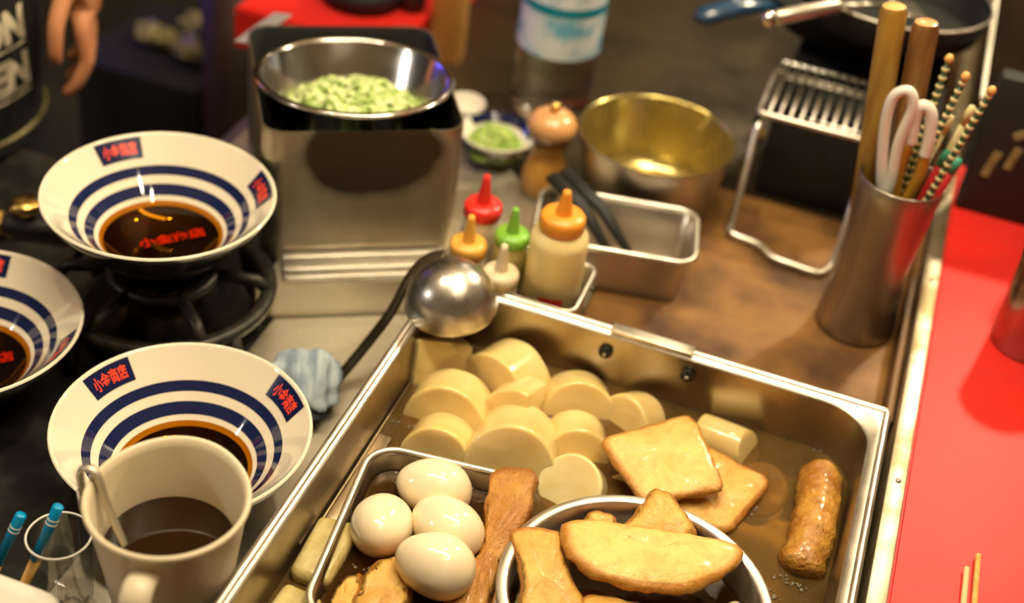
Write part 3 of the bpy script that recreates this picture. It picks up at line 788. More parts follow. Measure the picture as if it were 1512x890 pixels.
obj('spoon_cup', lathe([(0, -.006), (.010, -.004), (.014, .003), (.013, .003), (.009, -.003), (0, -.005)], 24), M['steel'], sl, loc=jr_(.014, .060, 1.0))
obj('hook_tab', box(-.0045, .0045, -.0012, .0012, -.012, .008, .001), M['steel_bright'], sl, loc=jr_(.0655, .126, -.06), rot=(0, 0, sa_ - PI / 2), auto=40)

# tumbler, chopsticks, white container, film, tray edge in the near-left corner
tg = thing('tumbler', 'empty clear glass tumbler left of the ivory jug', 'tumbler', (-.430, .548, 0))
obj('glass_wall', lathe([(0, 0), (.017, 0), (.019, .002), (.0222, .062), (.0216, .0632), (.0210, .062), (.0178, .005), (0, .004)], 40), M['glass'], tg)
obj('glass_rim', lathe([(.0210, .0622), (.0224, .0622), (.0226, .0630), (.0218, .0640), (.0210, .0634)], 40, closed=True), mat('pale_lip_glint', (.75, .72, .66), .08, coat=.5), tg)  # opaque pale ring paints the bright glint along the clear glass lip

def blue_stick(label, base, tip):
    t = thing('blue_chopstick', label, 'chopstick', base, group='blue-tipped sticks by the tumbler')
    d = Vector(tip) - Vector(base); n = d.normalized(); ln = d.length
    P = lambda s: n * s
    obj('shaft', sweep([P(0), P(ln - .046)], .0036, 12), M['bamboo'], t)
    obj('lacquered_end', sweep([P(ln - .046), P(ln - .001), P(ln)], [.0037, .0039, .0032], 12), M['bluelac'], t)
    for s in (.011, .0145):
        obj('white_ring', sweep([P(ln - s - .0005), P(ln - s + .0005)], .0041, 12), M['white'], t)
blue_stick('left bamboo stick with blue lacquered end above white container', (-.480, .520, .002), (-.456, .545, .075))
blue_stick('right bamboo stick with blue lacquered end in front of the tumbler', (-.452, .512, .002), (-.428, .549, .092))

wc = thing('white_container', 'white rounded plastic container at the bottom left corner of the photo', 'container', (-.446, .443, 0))
obj('container_wall', tray_bm(-.062, .062, -.050, .050, .070, .018, t=.002, rimw=.006, slope=.004), M['white'], wc, auto=50)
obj('lid', loft([[(x, y, .0705) for x, y in rr(-.061, .061, -.049, .049, .017)], [(x, y, .0775) for x, y in rr(-.062, .062, -.050, .050, .018)], [(x, y, .0795) for x, y in rr(-.060, .060, -.048, .048, .016)],
                 [(x, y, .0795) for x, y in rr(-.050, .050, -.038, .038, .012)], [(x, y, .0755) for x, y in rr(-.046, .046, -.034, .034, .010)]], caplast=True), M['white'], wc, auto=50)

bm = bmesh.new(); bmesh.ops.create_grid(bm, x_segments=18, y_segments=14, size=.5)
for v in bm.verts:
    x, y = v.co.x, v.co.y
    v.co = Vector((x * .046, y * .036, .006 + .008 * noise.noise(Vector((x * 7, y * 7, 2))) + .005 * noise.noise(Vector((x * 15, y * 15, 5)))))
tag(obj('crumpled_film', bm, M['film'], loc=(-.404, .528, .001), auto=20), 'crumpled clear plastic film between the tumbler and the jug', 'film')
gt = thing('grey_tray', 'narrow grey plastic tray at the bottom edge beside the jug', 'tray', (-.373, .485, 0), (0, 0, R(-12)))
obj('tray_wall', tray_bm(-.024, .024, -.03, .03, .022, .008, rimw=.004, slope=.002), M['greyplastic'], gt, auto=50)

# towel
bm = bmesh.new(); bmesh.ops.create_uvsphere(bm, u_segments=40, v_segments=24, radius=1)
for v in bm.verts:
    p = v.co.copy()
    f = 1 + .30 * noise.noise(p * 2.2) + .13 * abs(noise.noise(p * 5.1))
    v.co = Vector((p.x * .030 * f, p.y * .040 * f, max(-.0, .018 + p.z * .019 * f)))
tag(obj('towel', bm, M['towel'], loc=(-.372, .808, .001), rot=(0, 0, R(25))), 'crumpled blue-grey cloth towel between the striped bowl and the pot', 'towel')

# ------------------------------------------------------------------ upturned ladle on the pot corner
ld = thing('ladle', 'steel ladle lying bowl side down on the back left corner of the pot', 'ladle', (-.285, .925, .0535), (R(6), R(-4), 0))
prof = [(.0405, 0), (.0412, .0015)] + [(.0405 * math.cos(R(a)), .004 + .0405 * math.sin(R(a))) for a in range(0, 90, 9)] + [(0, .0445)]
prof2 = [(0, .0433)] + [(.0393 * math.cos(R(a)), .004 + .0393 * math.sin(R(a))) for a in range(81, -1, -9)] + [(.0395, 0)]
obj('ladle_cup', lathe(prof + prof2, 56), mat('ladle_steel', (.62, .58, .53), .27, 1, color2=(.5, .46, .4), nscale=60, rough2=.36, bump=.03, bscale=300), ld)
obj('ladle_handle', sweep(curve_pts([(-.018, .032, .028), (-.034, .026, .022), (-.045, .010, .008), (-.056, -.012, -.020), (-.084, -.046, -.063), (-.105, -.090, -.088)], 6), .0060, 10, flat=(.5, 1.2)), M['steel_dark'], ld)

# ------------------------------------------------------------------ scorched stainless box with steel bowl of spring onion
BA = R(31.3)
bxo = Vector((-.4675, 1.1105, .0005))
bx = thing('stainless_box', 'square stainless box with a scorched front under the spring onion bowl', 'box', bxo, (0, 0, BA))
hw, hd = .0945, .105
def LR(d, z, r): return [(x, y, z) for x, y in rr(-hw + d, hw - d, -hd + d, hd - d, r, 8)]
obj('box_wall', loft([LR(0, 0, .022), LR(0, .140, .022), LR(.0005, .1415, .022), LR(.002, .1415, .021)], capfirst=True), M['box'], bx, auto=50)
obj('black_liner', loft([LR(.002, .1415, .021), LR(.0035, .139, .020), LR(.006, .02, .02)], caplast=True), M['blackmat'], bx, auto=50)

ob = thing('onion_bowl', 'round steel mixing bowl of chopped spring onion on the scorched box', 'bowl', (-.4585, 1.0975, .0785), (R(-5), R(-3), 0))
obr = .0970
obj('bowl_wall', lathe([(0, 0), (.045, 0), (.062, .006), (.082, .030), (obr - .006, .066), (obr - .001, .067), (obr, .069), (obr - .001, .0708), (obr - .006, .0712), (obr - .008, .0690), (.080, .031), (.060, .0075), (.044, .0015), (0, .0015)], 64), M['steel_bright'], ob)
def bits(n, rad, h0, hh, size, seed, squash=1.0):
    random.seed(seed); bm = bmesh.new()
    for i in range(n):
        q = math.sqrt(random.random()); a = random.random() * 2 * PI
        x, y = q * rad * math.cos(a), q * rad * math.sin(a)
        z = h0 + hh * (1 - q * q) * (.65 + .35 * random.random())
        s = size * (.6 + .7 * random.random())
        mt = Matrix.Translation((x, y, z)) @ Euler((random.random() * 6, random.random() * 6, random.random() * 6)).to_matrix().to_4x4()
        k = 7; rings = []
        for (rr_, zz) in ((1, -.5), (1, .5), (.55, .5), (.55, -.5)):
            rings.append([bm.verts.new(mt @ Vector((rr_ * s * math.cos(2 * PI * j / k), rr_ * s * math.sin(2 * PI * j / k), zz * s * squash))) for j in range(k)])
        for u in range(4):
            p, q_ = rings[u], rings[(u + 1) % 4]
            for j in range(k):
                bm.faces.new((p[j], p[(j + 1) % k], q_[(j + 1) % k], q_[j]))
    return bm
tag(obj('spring_onion', bits(620, .0735, .018, .036, .0074, 3, 1.1), M['green'], loc=(-.4580, 1.0945, .0825), rot=(R(-5), R(-3), 0)), 'heap of chopped pale green spring onion in the steel bowl', 'spring onion', kind='stuff')

lg = thing('stepped_ledge', 'three bright stepped steel bars in front of the scorched box', 'ledge', bxo, (0, 0, BA))
for k, (d, wdt, h) in enumerate(((.106, .012, .012), (.1190, .013, .008), (.133, .008, .005))):
    obj('bar', box(-.076, .082, -d - wdt, -d, .0, h, .002), M['rim'], lg, auto=40)

# ------------------------------------------------------------------ dish, mill, bottle, yellowed pan
ds = thing('herb_dish', 'small white dish with a blue rim holding green herbs', 'dish', (-.358, 1.262, 0))
obj('dish_body', lathe([(0, .004), (.020, .004), (.022, 0), (.025, 0), (.026, .005), (.0405, .030), (.0415, .033), (.0400, .0335), (.0385, .031), (.022, .010), (0, .008)], 44), mat('dish_glaze', (.80, .74, .62), .12), ds)
bm = bmesh.new(); pr = []
for i in range(15):
    a = R(20 + i * 10); pr.append([(r_ * math.cos(a), r_ * math.sin(a), z_) for r_, z_ in ((.0404, .0343), (.0330, .0262))])
vv = [[bm.verts.new(p) for p in q] for q in pr]
for a, b in zip(vv, vv[1:]): bm.faces.new((a[0], b[0], b[1], a[1]))
obj('blue_band', bm, M['navy'], ds)
tag(obj('green_herbs', bits(420, .030, .010, .024, .0036, 8, 2.0), M['herb'], loc=(-.360, 1.258, .004)), 'small heap of finely cut green herbs in the white dish', 'herbs', kind='stuff')
wd_ = thing('white_saucer', 'small white cup tucked behind the box corner and the herb dish', 'cup', (-.409, 1.296, 0))
wd_.scale = (.75, .75, .8)
obj('cup_body', lathe([(0, .003), (.016, .003), (.018, 0), (.021, .002), (.030, .048), (.029, .049), (.0275, .047), (.018, .006), (0, .006)], 36), M['white'], wd_)

ml = thing('pepper_mill', 'turned wooden pepper mill with round head beside the yellowed pan', 'pepper mill', (-.290, 1.225, 0))
ml.scale = (.92, .92, .88)
obj('mill_body', lathe([(0, 0), (.0260, 0), (.0270, .004), (.0275, .014), (.0265, .030), (.0210, .046), (.0185, .058), (.0200, .068), (.0205, .072), (0, .072)], 40), M['millwood'], ml)
obj('mill_head', lathe([(0, .0725), (.014, .0725), (.0245, .078), (.0285, .087), (.0275, .097), (.021, .106), (.010, .110), (0, .1105)], 40), M['millhead'], ml)
obj('top_nut', lathe([(0, .122), (.005, .1215), (.0065, .118), (.006, .112), (.004, .1105), (0, .1105)], 20), M['brass'], ml)

wb = thing('water_bottle', 'large clear plastic water bottle with pale blue label at the top edge', 'bottle', (-.338, 1.395, 0))
pr = [(0, .006), (.030, .004), (.040, .0), (.046, .006)]
for i in range(9):
    z = .016 + i * .016; pr += [(.0475, z), (.0445, z + .008)]
pr += [(.047, .165), (.047, .25), (.044, .268), (.022, .300), (.014, .306), (.014, .322), (0, .322)]
obj('bottle_wall', lathe(pr, 40), M['pet'], wb)
lb = obj('bottle_label', lathe([(.0478, .088), (.0478, .235)], 40), M['label'], wb)
obj('label_band', lathe([(.0482, .140), (.0482, .150)], 40), M['teal'], lb)
obj('bottle_cap', lathe([(0, .330), (.015, .330), (.0158, .327), (.0158, .314), (.0145, .313)], 24), M['white'], wb)

yp = thing('yellowed_pan', 'round steel pan with yellowed inside and small pouring lip', 'pan', (-.186, 1.262, 0))
def lip(bm, a0, zmin, out):
    for v in bm.verts:
        a = math.atan2(v.co.y, v.co.x); d = (a - a0 + PI) % (2 * PI) - PI
        k = math.exp(-(d / .10) ** 2) * max(0, min(1, (v.co.z - zmin) / .02))
        if k > .01:
            r = math.hypot(v.co.x, v.co.y); v.co.x *= 1 + out * k; v.co.y *= 1 + out * k; v.co.z -= .004 * k
    return bm
obj('pan_outside', lip(lathe([(0, 0), (.060, 0), (.066, .003), (.078, .060), (.0825, .079), (.0830, .081), (.0822, .0825)], 72), R(62), .06, .07), M['steel'], yp)
obj('pan_inside', lip(lathe([(.0822, .0825), (.0808, .0820), (.0800, .080), (.0765, .060), (.0690, .024), (.0655, .014), (.0590, .0065), (.050, .0035), (0, .003)], 72), R(62), .06, .07), M['gold'], yp)
tag(obj('yellow_oil', lathe([(0, 0), (.0540, 0)], 40), M['oil'], loc=(-.186, 1.262, .0048)), 'shallow pool of yellow oil in the yellowed pan', 'oil', kind='stuff')

# ------------------------------------------------------------------ small steel tray with tongs
ta = R(11.5)
st = thing('steel_tray', 'small deep steel tray behind the sauce bottles', 'tray', (-.1870, 1.1215, .0005), (0, 0, ta))
obj('tray_wall', tray_bm(-.080, .080, -.048, .048, .052, .020, rimw=.004, slope=.005), M['steel'], st, auto=60)
obj('rim_bead', sweep([(x, y, .0525) for x, y in rr(-.0785, .0785, -.0465, .0465, .019, 8)], .0030, 8, closed=True), M['rim'], st)
slab('meat_slice', 'pink meat slice lying in the small steel tray', 'meat', [(-.200, 1.092, .012), (-.150, 1.103, .012), (-.152, 1.120, .012), (-.205, 1.110, .012)], .008, M['pink'], None, 51)
tn = thing('black_tongs', 'black-handled tongs lying in the small steel tray', 'tongs', (-.205, 1.120, .0))
obj('tong_arm', sweep([(-.060, .030, .068), (-.020, .006, .060), (.030, -.012, .012)], [.009, .008, .004], 10, flat=(.6, 1)), M['blackmat'], tn)
obj('tong_arm', sweep([(-.052, .044, .068), (-.004, .018, .058), (.050, -.004, .012)], [.009, .008, .004], 10, flat=(.6, 1)), M['blackmat'], tn)

# ------------------------------------------------------------------ sauce caddy and squeeze bottles
cd = thing('sauce_caddy', 'shallow rectangular steel caddy holding the squeeze bottles', 'caddy', (-.253, 1.012, 0))
obj('caddy_wall', tray_bm(-.068, .068, -.040, .040, .046, .012, rimw=.003, slope=.001), M['steel'], cd, auto=60)
obj('rim_bead', sweep([(x, y, .0466) for x, y in rr(-.0670, .0670, -.0390, .0390, .011, 6)], .0022, 8, closed=True), M['rim'], cd)

def squeeze(label, x, y, h, r, capr, caph, noz, bodym, capm):
    t = thing('squeeze_bottle', label, 'squeeze bottle', (x, y, .0015), group='squeeze bottles in the caddy')
    obj('bottle_body', lathe([(0, 0), (r * .92, 0), (r, .004), (r, h - caph - .014), (r * .96, h - caph - .006), (capr * .9, h - caph), (capr * .85, h - caph + .002), (0, h - caph + .002)], 36), bodym, t)
    c = obj('cap', lathe([(capr * .9, h - caph), (capr, h - caph + .001), (capr, h - .003), (capr * .90, h), (capr * .40, h + .001), (0, h + .001)], 32), capm, t)
    obj('nozzle', lathe([(capr * .40, h), (capr * .34, h + noz * .25), (capr * .20, h + noz * .85), (capr * .17, h + noz), (0, h + noz)], 16), capm, c)
    return t
squeeze('squeeze bottle with a red pointed cap at the back of the caddy', -.2980, 1.0330, .093, .0185, .0180, .013, .030, M['milky'], M['capred'])
squeeze('squeeze bottle with a green pointed cap between the red and big ones', -.2610, 1.0110, .086, .0165, .0162, .011, .026, M['olivebottle'], M['capgreen'])
squeeze('squeeze bottle with an amber pointed cap behind the upturned ladle', -.2965, .9945, .074, .0180, .0172, .013, .028, M['milky'], M['capyellow'])
squeeze('small squeeze bottle with a cream pointed cap right of the ladle', -.2580, .9770, .066, .0170, .0168, .012, .028, M['milky'], M['capwhite'])
mb = squeeze('big pale yellow squeeze bottle with an orange pointed cap', -.2160, 1.0060, .124, .0265, .0205, .015, .024, M['mayo'], M['caporange'])
g = []; 
for j in range(2):
    for i in range(7):
        a = R(-100 + i * 8); g.append((.0268 * math.cos(a), .0268 * math.sin(a), .036 + j * .012))
obj('red_mark', mapped([(i,) for i in range(14)], [(i, i + 1, i + 8, i + 7) for i in range(6)], lambda i: g[i]), M['capred'], mb)

# ------------------------------------------------------------------ steel cup of utensils
cp = thing('utensil_cup', 'tall waisted brushed steel cup of utensils on the brown board', 'cup', (.058, 1.148, .0))
obj('cup_wall', lathe([(0, 0), (.036, 0), (.0385, .004), (.0380, .014), (.0335, .045), (.0320, .070), (.0335, .105), (.0372, .150), (.0392, .170), (.0385, .171), (.0378, .1700), (.0358, .150), (.0320, .105), (.0305, .070), (.032, .045), (.036, .012), (0, .006)], 56), mat('cup_steel', (.42, .37, .30), .34, 1, color2=(.30, .25, .20), nscale=60, stretch=(1, 1, .02), rough2=.46), cp)

def stick(name, label, cat, base, tip, r0, r1, m, group=None):
    t = thing(name, label, cat, base, group=group)
    d = Vector(tip) - Vector(base)
    return t, d
CB = Vector((.058, 1.148, 0))
for lab, base, tip, r, mm in (('ochre wooden rolling pin standing in the steel cup, the taller of two', (.047, 1.158, .012), (.006, 1.166, .318), .0118, 'woodhandle'),
                              ('brown wooden rolling pin standing in the cup right of the taller ochre one', (.0695, 1.163, .012), (.036, 1.173, .308), .0118, 'woodhandle2')):
    t = thing('rolling_pin', lab, 'rolling pin', base)
    d = Vector(tip) - Vector(base)
    obj('grip', sweep([d * 0.0, d * .4, d * .985, d], [r * .8, r, r, r * .85], 20), M[mm], t, auto=40)
    obj('end_face', sweep([d * 1.0001, d * 1.003], [r * .84, r * .7], 20), M['bamboo'] if mm == 'woodhandle' else M['millhead'], t, auto=40)

sc_ = thing('kitchen_scissors', 'kitchen scissors with white looped handles standing in the cup', 'scissors', (.052, 1.140, .02))
ring1 = curve_pts([(-.006, -.006, .130), (-.016, -.006, .165), (-.024, -.006, .205), (-.024, -.006, .232), (-.013, -.006, .240), (-.006, -.006, .225), (-.008, -.006, .190), (-.004, -.006, .150)], 6, closed=True)
obj('handle_loop', sweep(ring1, .0050, 10, closed=True), M['white'], sc_)
ring2 = curve_pts([(.002, -.002, .190), (-.001, -.002, .215), (.001, -.002, .228), (.010, -.002, .224), (.016, -.002, .200), (.017, -.002, .182)], 6)
obj('handle_loop', sweep(ring2, .0056, 10), M['white'], sc_)
obj('amber_guard', sweep(curve_pts([(.000, -.002, .190), (.000, -.002, .160), (.006, -.002, .125), (.012, -.002, .125), (.018, -.002, .160), (.017, -.002, .184)], 5), .0052, 10), M['amber'], sc_)
obj('blade', box(-.005, .005, -.0012, .0, .0, .135, .0004), M['steel_bright'], sc_, auto=40)
obj('blade', box(.001, .011, .0006, .0018, .0, .130, .0004), M['steel_bright'], sc_, auto=40)

for lab, base, tip in (('beaded green chopstick leaning in the cup, furthest left of three', (.060, 1.150, .012), (.063, 1.156, .292)),
                       ('beaded green chopstick with the thickest beads in the cup', (.050, 1.136, .012), (.080, 1.140, .287)),
                       ('beaded green chopstick behind the acrylic panel edge in the cup', (.058, 1.138, .012), (.1035, 1.132, .284))):
    t = thing('beaded_chopstick', lab, 'chopstick', base, group='beaded chopsticks in the cup')
    d = Vector(tip) - Vector(base); n_ = d.normalized(); ln = d.length
    obj('shaft', sweep([d * 0, d * .97], .0026, 8), M['darkgreen'], t)
    s0 = .135
    while s0 < ln - .008:
        obj('bead', sweep([n_ * (s0 - .0022), n_ * (s0 - .001), n_ * (s0 + .001), n_ * (s0 + .0022)], [.0022, .0036, .0036, .0022], 8), M['cream'], t)
        s0 += .0082
    obj('tip_bead', sweep([n_ * (ln - .007), n_ * (ln - .004), n_ * ln], [.003, .0044, .0025], 10), M['bamboo'], t)

for lab, base, tip, ms in (('red and jade lacquered stick standing low in the cup', (.058, 1.155, .012), (.087, 1.148, .207), ('redlac', 'jade')),
                           ('second red and jade stick against the cup rim', (.066, 1.152, .012), (.0985, 1.145, .204), ('redlac', 'jade')),
                           ('pale plain stick leaning in the cup between beaded ones', (.046, 1.150, .012), (.080, 1.150, .240), ('cream', 'cream')),
                           ('pale plain stick leaning right behind the jade sticks', (.068, 1.158, .012), (.095, 1.158, .250), ('cream', 'cream'))):
    t = thing('lacquered_stick' if ms[0] == 'redlac' else 'plain_stick', lab, 'stick', base, group='plain and lacquered sticks in the cup')
    d = Vector(tip) - Vector(base)
    obj('shaft', sweep([d * 0, d * .92], .0034, 8), M[ms[0]], t)
    obj('end', sweep([d * .921, d * .97, d], [.0036, .0042, .003], 10), M[ms[1]], t)

# ------------------------------------------------------------------ wire rack
wr = thing('wire_rack', 'small folding wire rack standing on the brown board', 'rack', (-.033, 1.355, 0))
fr = [(x, y, .120) for x, y in rr(-.060, .060, -.062, .066, .006, 3)]
obj('frame_wire', sweep(fr, .0031, 8, closed=True), M['rim'], wr)
for k in range(10):
    x = -.049 + k * .0109
    obj('bar', sweep([(x, -.062, .1235), (x, .066, .1235)], .0017, 6), M['rim'], wr)
obj('cross_wire', sweep([(-.02, -.050, .1205), (.060, -.050, .1205)], .0017, 6), M['rim'], wr)
obj('cross_wire', sweep([(-.06, .040, .1205), (.060, .040, .1205)], .0017, 6), M['rim'], wr)
obj('front_leg', sweep(curve_pts([(-.0575, -.060, .110), (-.056, -.090, .060), (-.0545, -.112, .014), (-.0520, -.118, .0050), (-.0230, -.1234, .0045), (-.0050, -.1390, .0045), (.0172, -.1425, .0045), (.0430, -.1444, .0045), (.0520, -.134, .0050), (.0560, -.124, .016), (.0575, -.10, .07), (.0585, -.061, .112)], 4), .0040, 8), M['rim'], wr)
obj('rear_leg', sweep([(-.058, .060, .118), (-.050, .040, .1158), (.050, .040, .1158), (.058, .060, .118)], .0024, 8), M['rim'], wr)
obj('hinge', sweep([(-.060, -.062, .108), (-.060, -.062, .118)], .0034, 8), M['blackmat'], wr)
tag(obj('amber_pebble', lathe([(0, .012), (.008, .010), (.009, .004), (.006, 0), (0, 0)], 16), M['amber'], loc=(-.100, 1.46, 0)), 'small amber cap lying behind the wire rack', 'cap')

# stove with frying pans
sv = thing('portable_stove', 'black box stove under the stacked frying pans', 'stove', (.016, 1.58, 0))
obj('stove_body', box(-.098, .072, -.240, .200, .0, .1125, .006), M['blackmat'], sv, auto=40)
obj('stove_grate', lathe([(.060, .1125), (.070, .1125), (.070, .126), (.060, .126)], 32, closed=True), M['iron'], sv)
p1 = thing('frying_pan', 'wide black frying pan with blue-black handle, lower of two', 'frying pan', (-.022, 1.560, .1265))
obj('pan_body', lathe([(0, 0), (.100, 0), (.112, .006), (.132, .040), (.134, .042), (.132, .0435), (.110, .009), (.098, .003), (0, .003)], 64), M['pan'], p1)
dd = Vector((-.164, -.171, 0)).normalized()
obj('handle', sweep([dd * .128 + Vector((0, 0, .034)), dd * .155 + Vector((0, 0, .040)), dd * .19 + Vector((0, 0, .042)), dd * .232 + Vector((0, 0, .036)), dd * .24 + Vector((0, 0, .034))], [.007, .010, .0125, .0125, .007], 14, flat=(.75, 1.1)), M['bluehandle'], p1)
p2 = thing('frying_pan', 'smaller black pan with a bright worn rim nested on the wide one', 'frying pan', (.006, 1.478, .171), (R(-2), 0, 0))
obj('pan_body', lathe([(0, 0), (.084, 0), (.096, .005), (.104, .034), (.1025, .036), (.1010, .034), (.093, .007), (.083, .003), (0, .003)], 64), M['pan'], p2)
obj('pan_rim', lathe([(.1045, .0345), (.1040, .0368), (.1020, .0368), (.1015, .0345)], 64, closed=True), M['steel'], p2)
tu = thing('kitchen_turner', 'slotted steel turner with a thick round handle lying in the pan', 'turner', (0, 0, 0))
h0 = Vector((-.106, 1.340, .203)); h1 = Vector((-.044, 1.376, .219)); h2 = Vector((.000, 1.408, .217)); h3 = Vector((.036, 1.446, .203))
obj('handle', sweep([h0, h0.lerp(h1, .1), h0.lerp(h1, .95), h1], [.008, .0085, .0075, .004], 16), M['steel'], tu)
obj('end_cap', sweep([h0 - (h1 - h0).normalized() * .012, h0 - (h1 - h0).normalized() * .008, h0], [.004, .0088, .0088], 16), M['steel_bright'], tu)
obj('rod', sweep([h1, h2], .0028, 8), M['steel'], tu)
for k in range(4):
    o_ = Vector((-.4, .7, 0)).normalized() * (k - 1.5) * .011
    obj('blade_tine', sweep([h2, h2 + (h3 - h2) * .35 + o_, h3 + o_], [.0025, .003, .003], 6, flat=(.5, 1.3)), M['steel'], tu)
bp = thing('hanging_spoon', 'dark steel spoon bowl leaning above the rear pan', 'spoon', (.040, 1.560, .1735))
obj('spoon_bowl', lathe([(0, 0), (.012, .003), (.019, .010), (.018, .0105), (.011, .005), (0, .0025)], 24), M['steel_dark'], bp, loc=(.0, .02, .006), rot=(R(50), 0, R(20)))
obj('spoon_handle', sweep([(.006, .036, .022), (.030, .10, .075)], .0035, 8), M['steel_dark'], bp)

# ------------------------------------------------------------------ things on the red counter
sh = thing('steel_shaker', 'brushed steel shaker with a capped top on the red counter', 'shaker', (.2070, 1.122, .0505))
obj('shaker_body', lathe([(0, 0), (.030, 0), (.0312, .002), (.0312, .086), (.0308, .088), (0, .088)], 48), mat('shaker_steel', (.40, .34, .30), .24, 1, color2=(.34, .28, .25), nscale=30, stretch=(1, 1, 8)), sh, auto=50)
obj('shaker_cap', lathe([(.0308, .0885), (.0322, .089), (.0322, .103), (.030, .107), (0, .108)], 48), M['steel_bright'], sh, auto=50)
cs = [((.1760, .806), (.1772, .600)), ((.1835, .824), (.1850, .612))]
for (a, b), lab in zip(cs, ('left wooden chopstick lying on the red counter, shorter tip showing', 'right wooden chopstick lying on the red counter, reaching further back')):
    tag(obj('wooden_chopstick', sweep([(a[0], a[1], .0535), (b[0], b[1], .0535)], [.0022, .0026], 8), M['cream'] if a[0] < .18 else M['bamboo'], auto=40), lab, 'chopstick', 'chopsticks on the red counter')
tb = thing('clear_tumbler', 'clear glass tumbler on the red counter behind the steel shaker', 'tumbler', (.232, 1.245, .0505))
obj('glass_wall', lathe([(0, 0), (.030, 0), (.032, .004), (.037, .115), (.0362, .116), (.0352, .115), (.0300, .008), (0, .008)], 48), M['glass'], tb)
mn = thing('menu_stand', 'black menu stand with pale strips standing at the back of the red counter', 'menu stand', (.254, 1.345, .0505), (0, 0, 0))
obj('board', box(-.128, .26, -.012, .012, 0, .155, .003), M['blackmat'], mn, auto=40)
for k, (x, z, w_, a) in enumerate(((-.078, .108, .045, 35), (-.108, .060, .030, 80), (-.090, .072, .026, 80))):
    obj('pale_strip', box(-w_ / 2, w_ / 2, -.0015, .0, -.004, .004), M['olive'], mn, smooth=False, loc=(x, -.0126, z), rot=(0, -R(a), 0))
obj('red_badge', box(-.010, .010, -.0015, 0, -.007, .007), mat('dull_red', (.22, .03, .02), .5), mn, smooth=False, loc=(-.072, -.0126, .138))

# ------------------------------------------------------------------ beyond the box: post, side cabinet, far clutter
tag(obj('wooden_post', box(-.019, .019, -.014, .014, -.03, 1.6, .002), M['post'], loc=(-.490, 1.455, 0), auto=40), 'pale square wooden post rising behind the scorched box', 'post')
sb = thing('side_cabinet', 'low dark steel side cabinet left of the scorched box', 'cabinet', (-.70, 1.365, -.80))
obj('cabinet_body', box(-.10, .075, -.255, -.03, 0, .65, .004), M['steel_dark'], sb, auto=40)
obj('sloped_panel', loft([[(-.02, -.25, .6505), (.075, -.25, .6505), (.075, -.035, .6505), (-.02, -.035, .6505)], [(.03, -.25, .75), (.075, -.25, .75), (.075, -.035, .75), (.03, -.035, .75)]], caplast=True, capfirst=True), M['purple'], sb, smooth=False)
tag(obj('black_crate', box(-1.06, -.862, 1.50, 1.72, -.80, -.18, .01), M['blackmat'], auto=40), 'tall black crate standing on the floor behind the person', 'crate')
for k, (x, y, s_, lab) in enumerate(((-.978, 1.590, .030, 'crumpled olive packet on the black crate, nearest the person'), (-.906, 1.575, .034, 'crumpled olive packet lowest and brightest on the black crate'), (-.935, 1.650, .032, 'crumpled olive packet at the back of the black crate'), (-.888, 1.640, .022, 'small olive packet on the black crate next to the brown tub'))):
    bm = bmesh.new(); bmesh.ops.create_icosphere(bm, subdivisions=3, radius=1)
    for v in bm.verts:
        p = v.co.copy(); f = 1 + .4 * noise.noise(p * 2.5 + Vector((k * 3, 0, 0)))
        v.co = Vector((p.x * s_ * f, p.y * s_ * .7 * f, (p.z + 1) * s_ * .5 * f))
    tag(obj('olive_packet', bm, M['olive'], loc=(x, y, -.181), auto=30), lab, 'packet', 'olive packets on the crate')
dt = thing('brown_tub', 'tall dark brown wooden tub on the floor left of the far red counter', 'tub', (-.785, 1.50, -.8))
obj('tub_wall', lathe([(0, 0), (.055, 0), (.060, .90), (.056, .90), (.052, .006), (0, .006)], 40), M['darkwood'], dt)
obj('tub_hoop', lathe([(.0600, .84), (.0616, .84), (.0616, .855), (.0600, .855)], 40, closed=True), M['brass'], dt)
tag(obj('metal_flap', box(-.014, .014, -.030, .030, -.0006, .0006), mat('pale_grey_steel', (.62, .58, .50), .4, .6), loc=(-.598, 1.178, .128), rot=(R(14), R(-18), R(-22)), smooth=False), 'pale folded metal flap at the back left corner of the scorched box', 'flap')
fb = thing('black_ashtray', 'black round ashtray on the far red counter at the top edge', 'ashtray', (-.600, 1.445, .0505))
obj('ashtray_body', lathe([(0, 0), (.042, 0), (.050, .004), (.052, .024), (.048, .026), (.044, .008), (0, .006)], 36), M['blackmat'], fb)
tag(obj('black_cup', lathe([(0, 0), (.016, 0), (.019, .035), (.017, .036), (.014, .005), (0, .005)], 28), M['black'], loc=(-.5400, 1.455, .0505)), 'small black cup beside the pale wooden post', 'cup')

# ------------------------------------------------------------------ the person at the left edge
PC = Vector((-1.030, 1.085, -.80))
FACE = R(-62)              # facing down-right towards the camera
pr_ = thing('person', 'person in a black T-shirt with cream lettering standing at the left edge', 'person', PC, (0, 0, FACE + PI / 2))
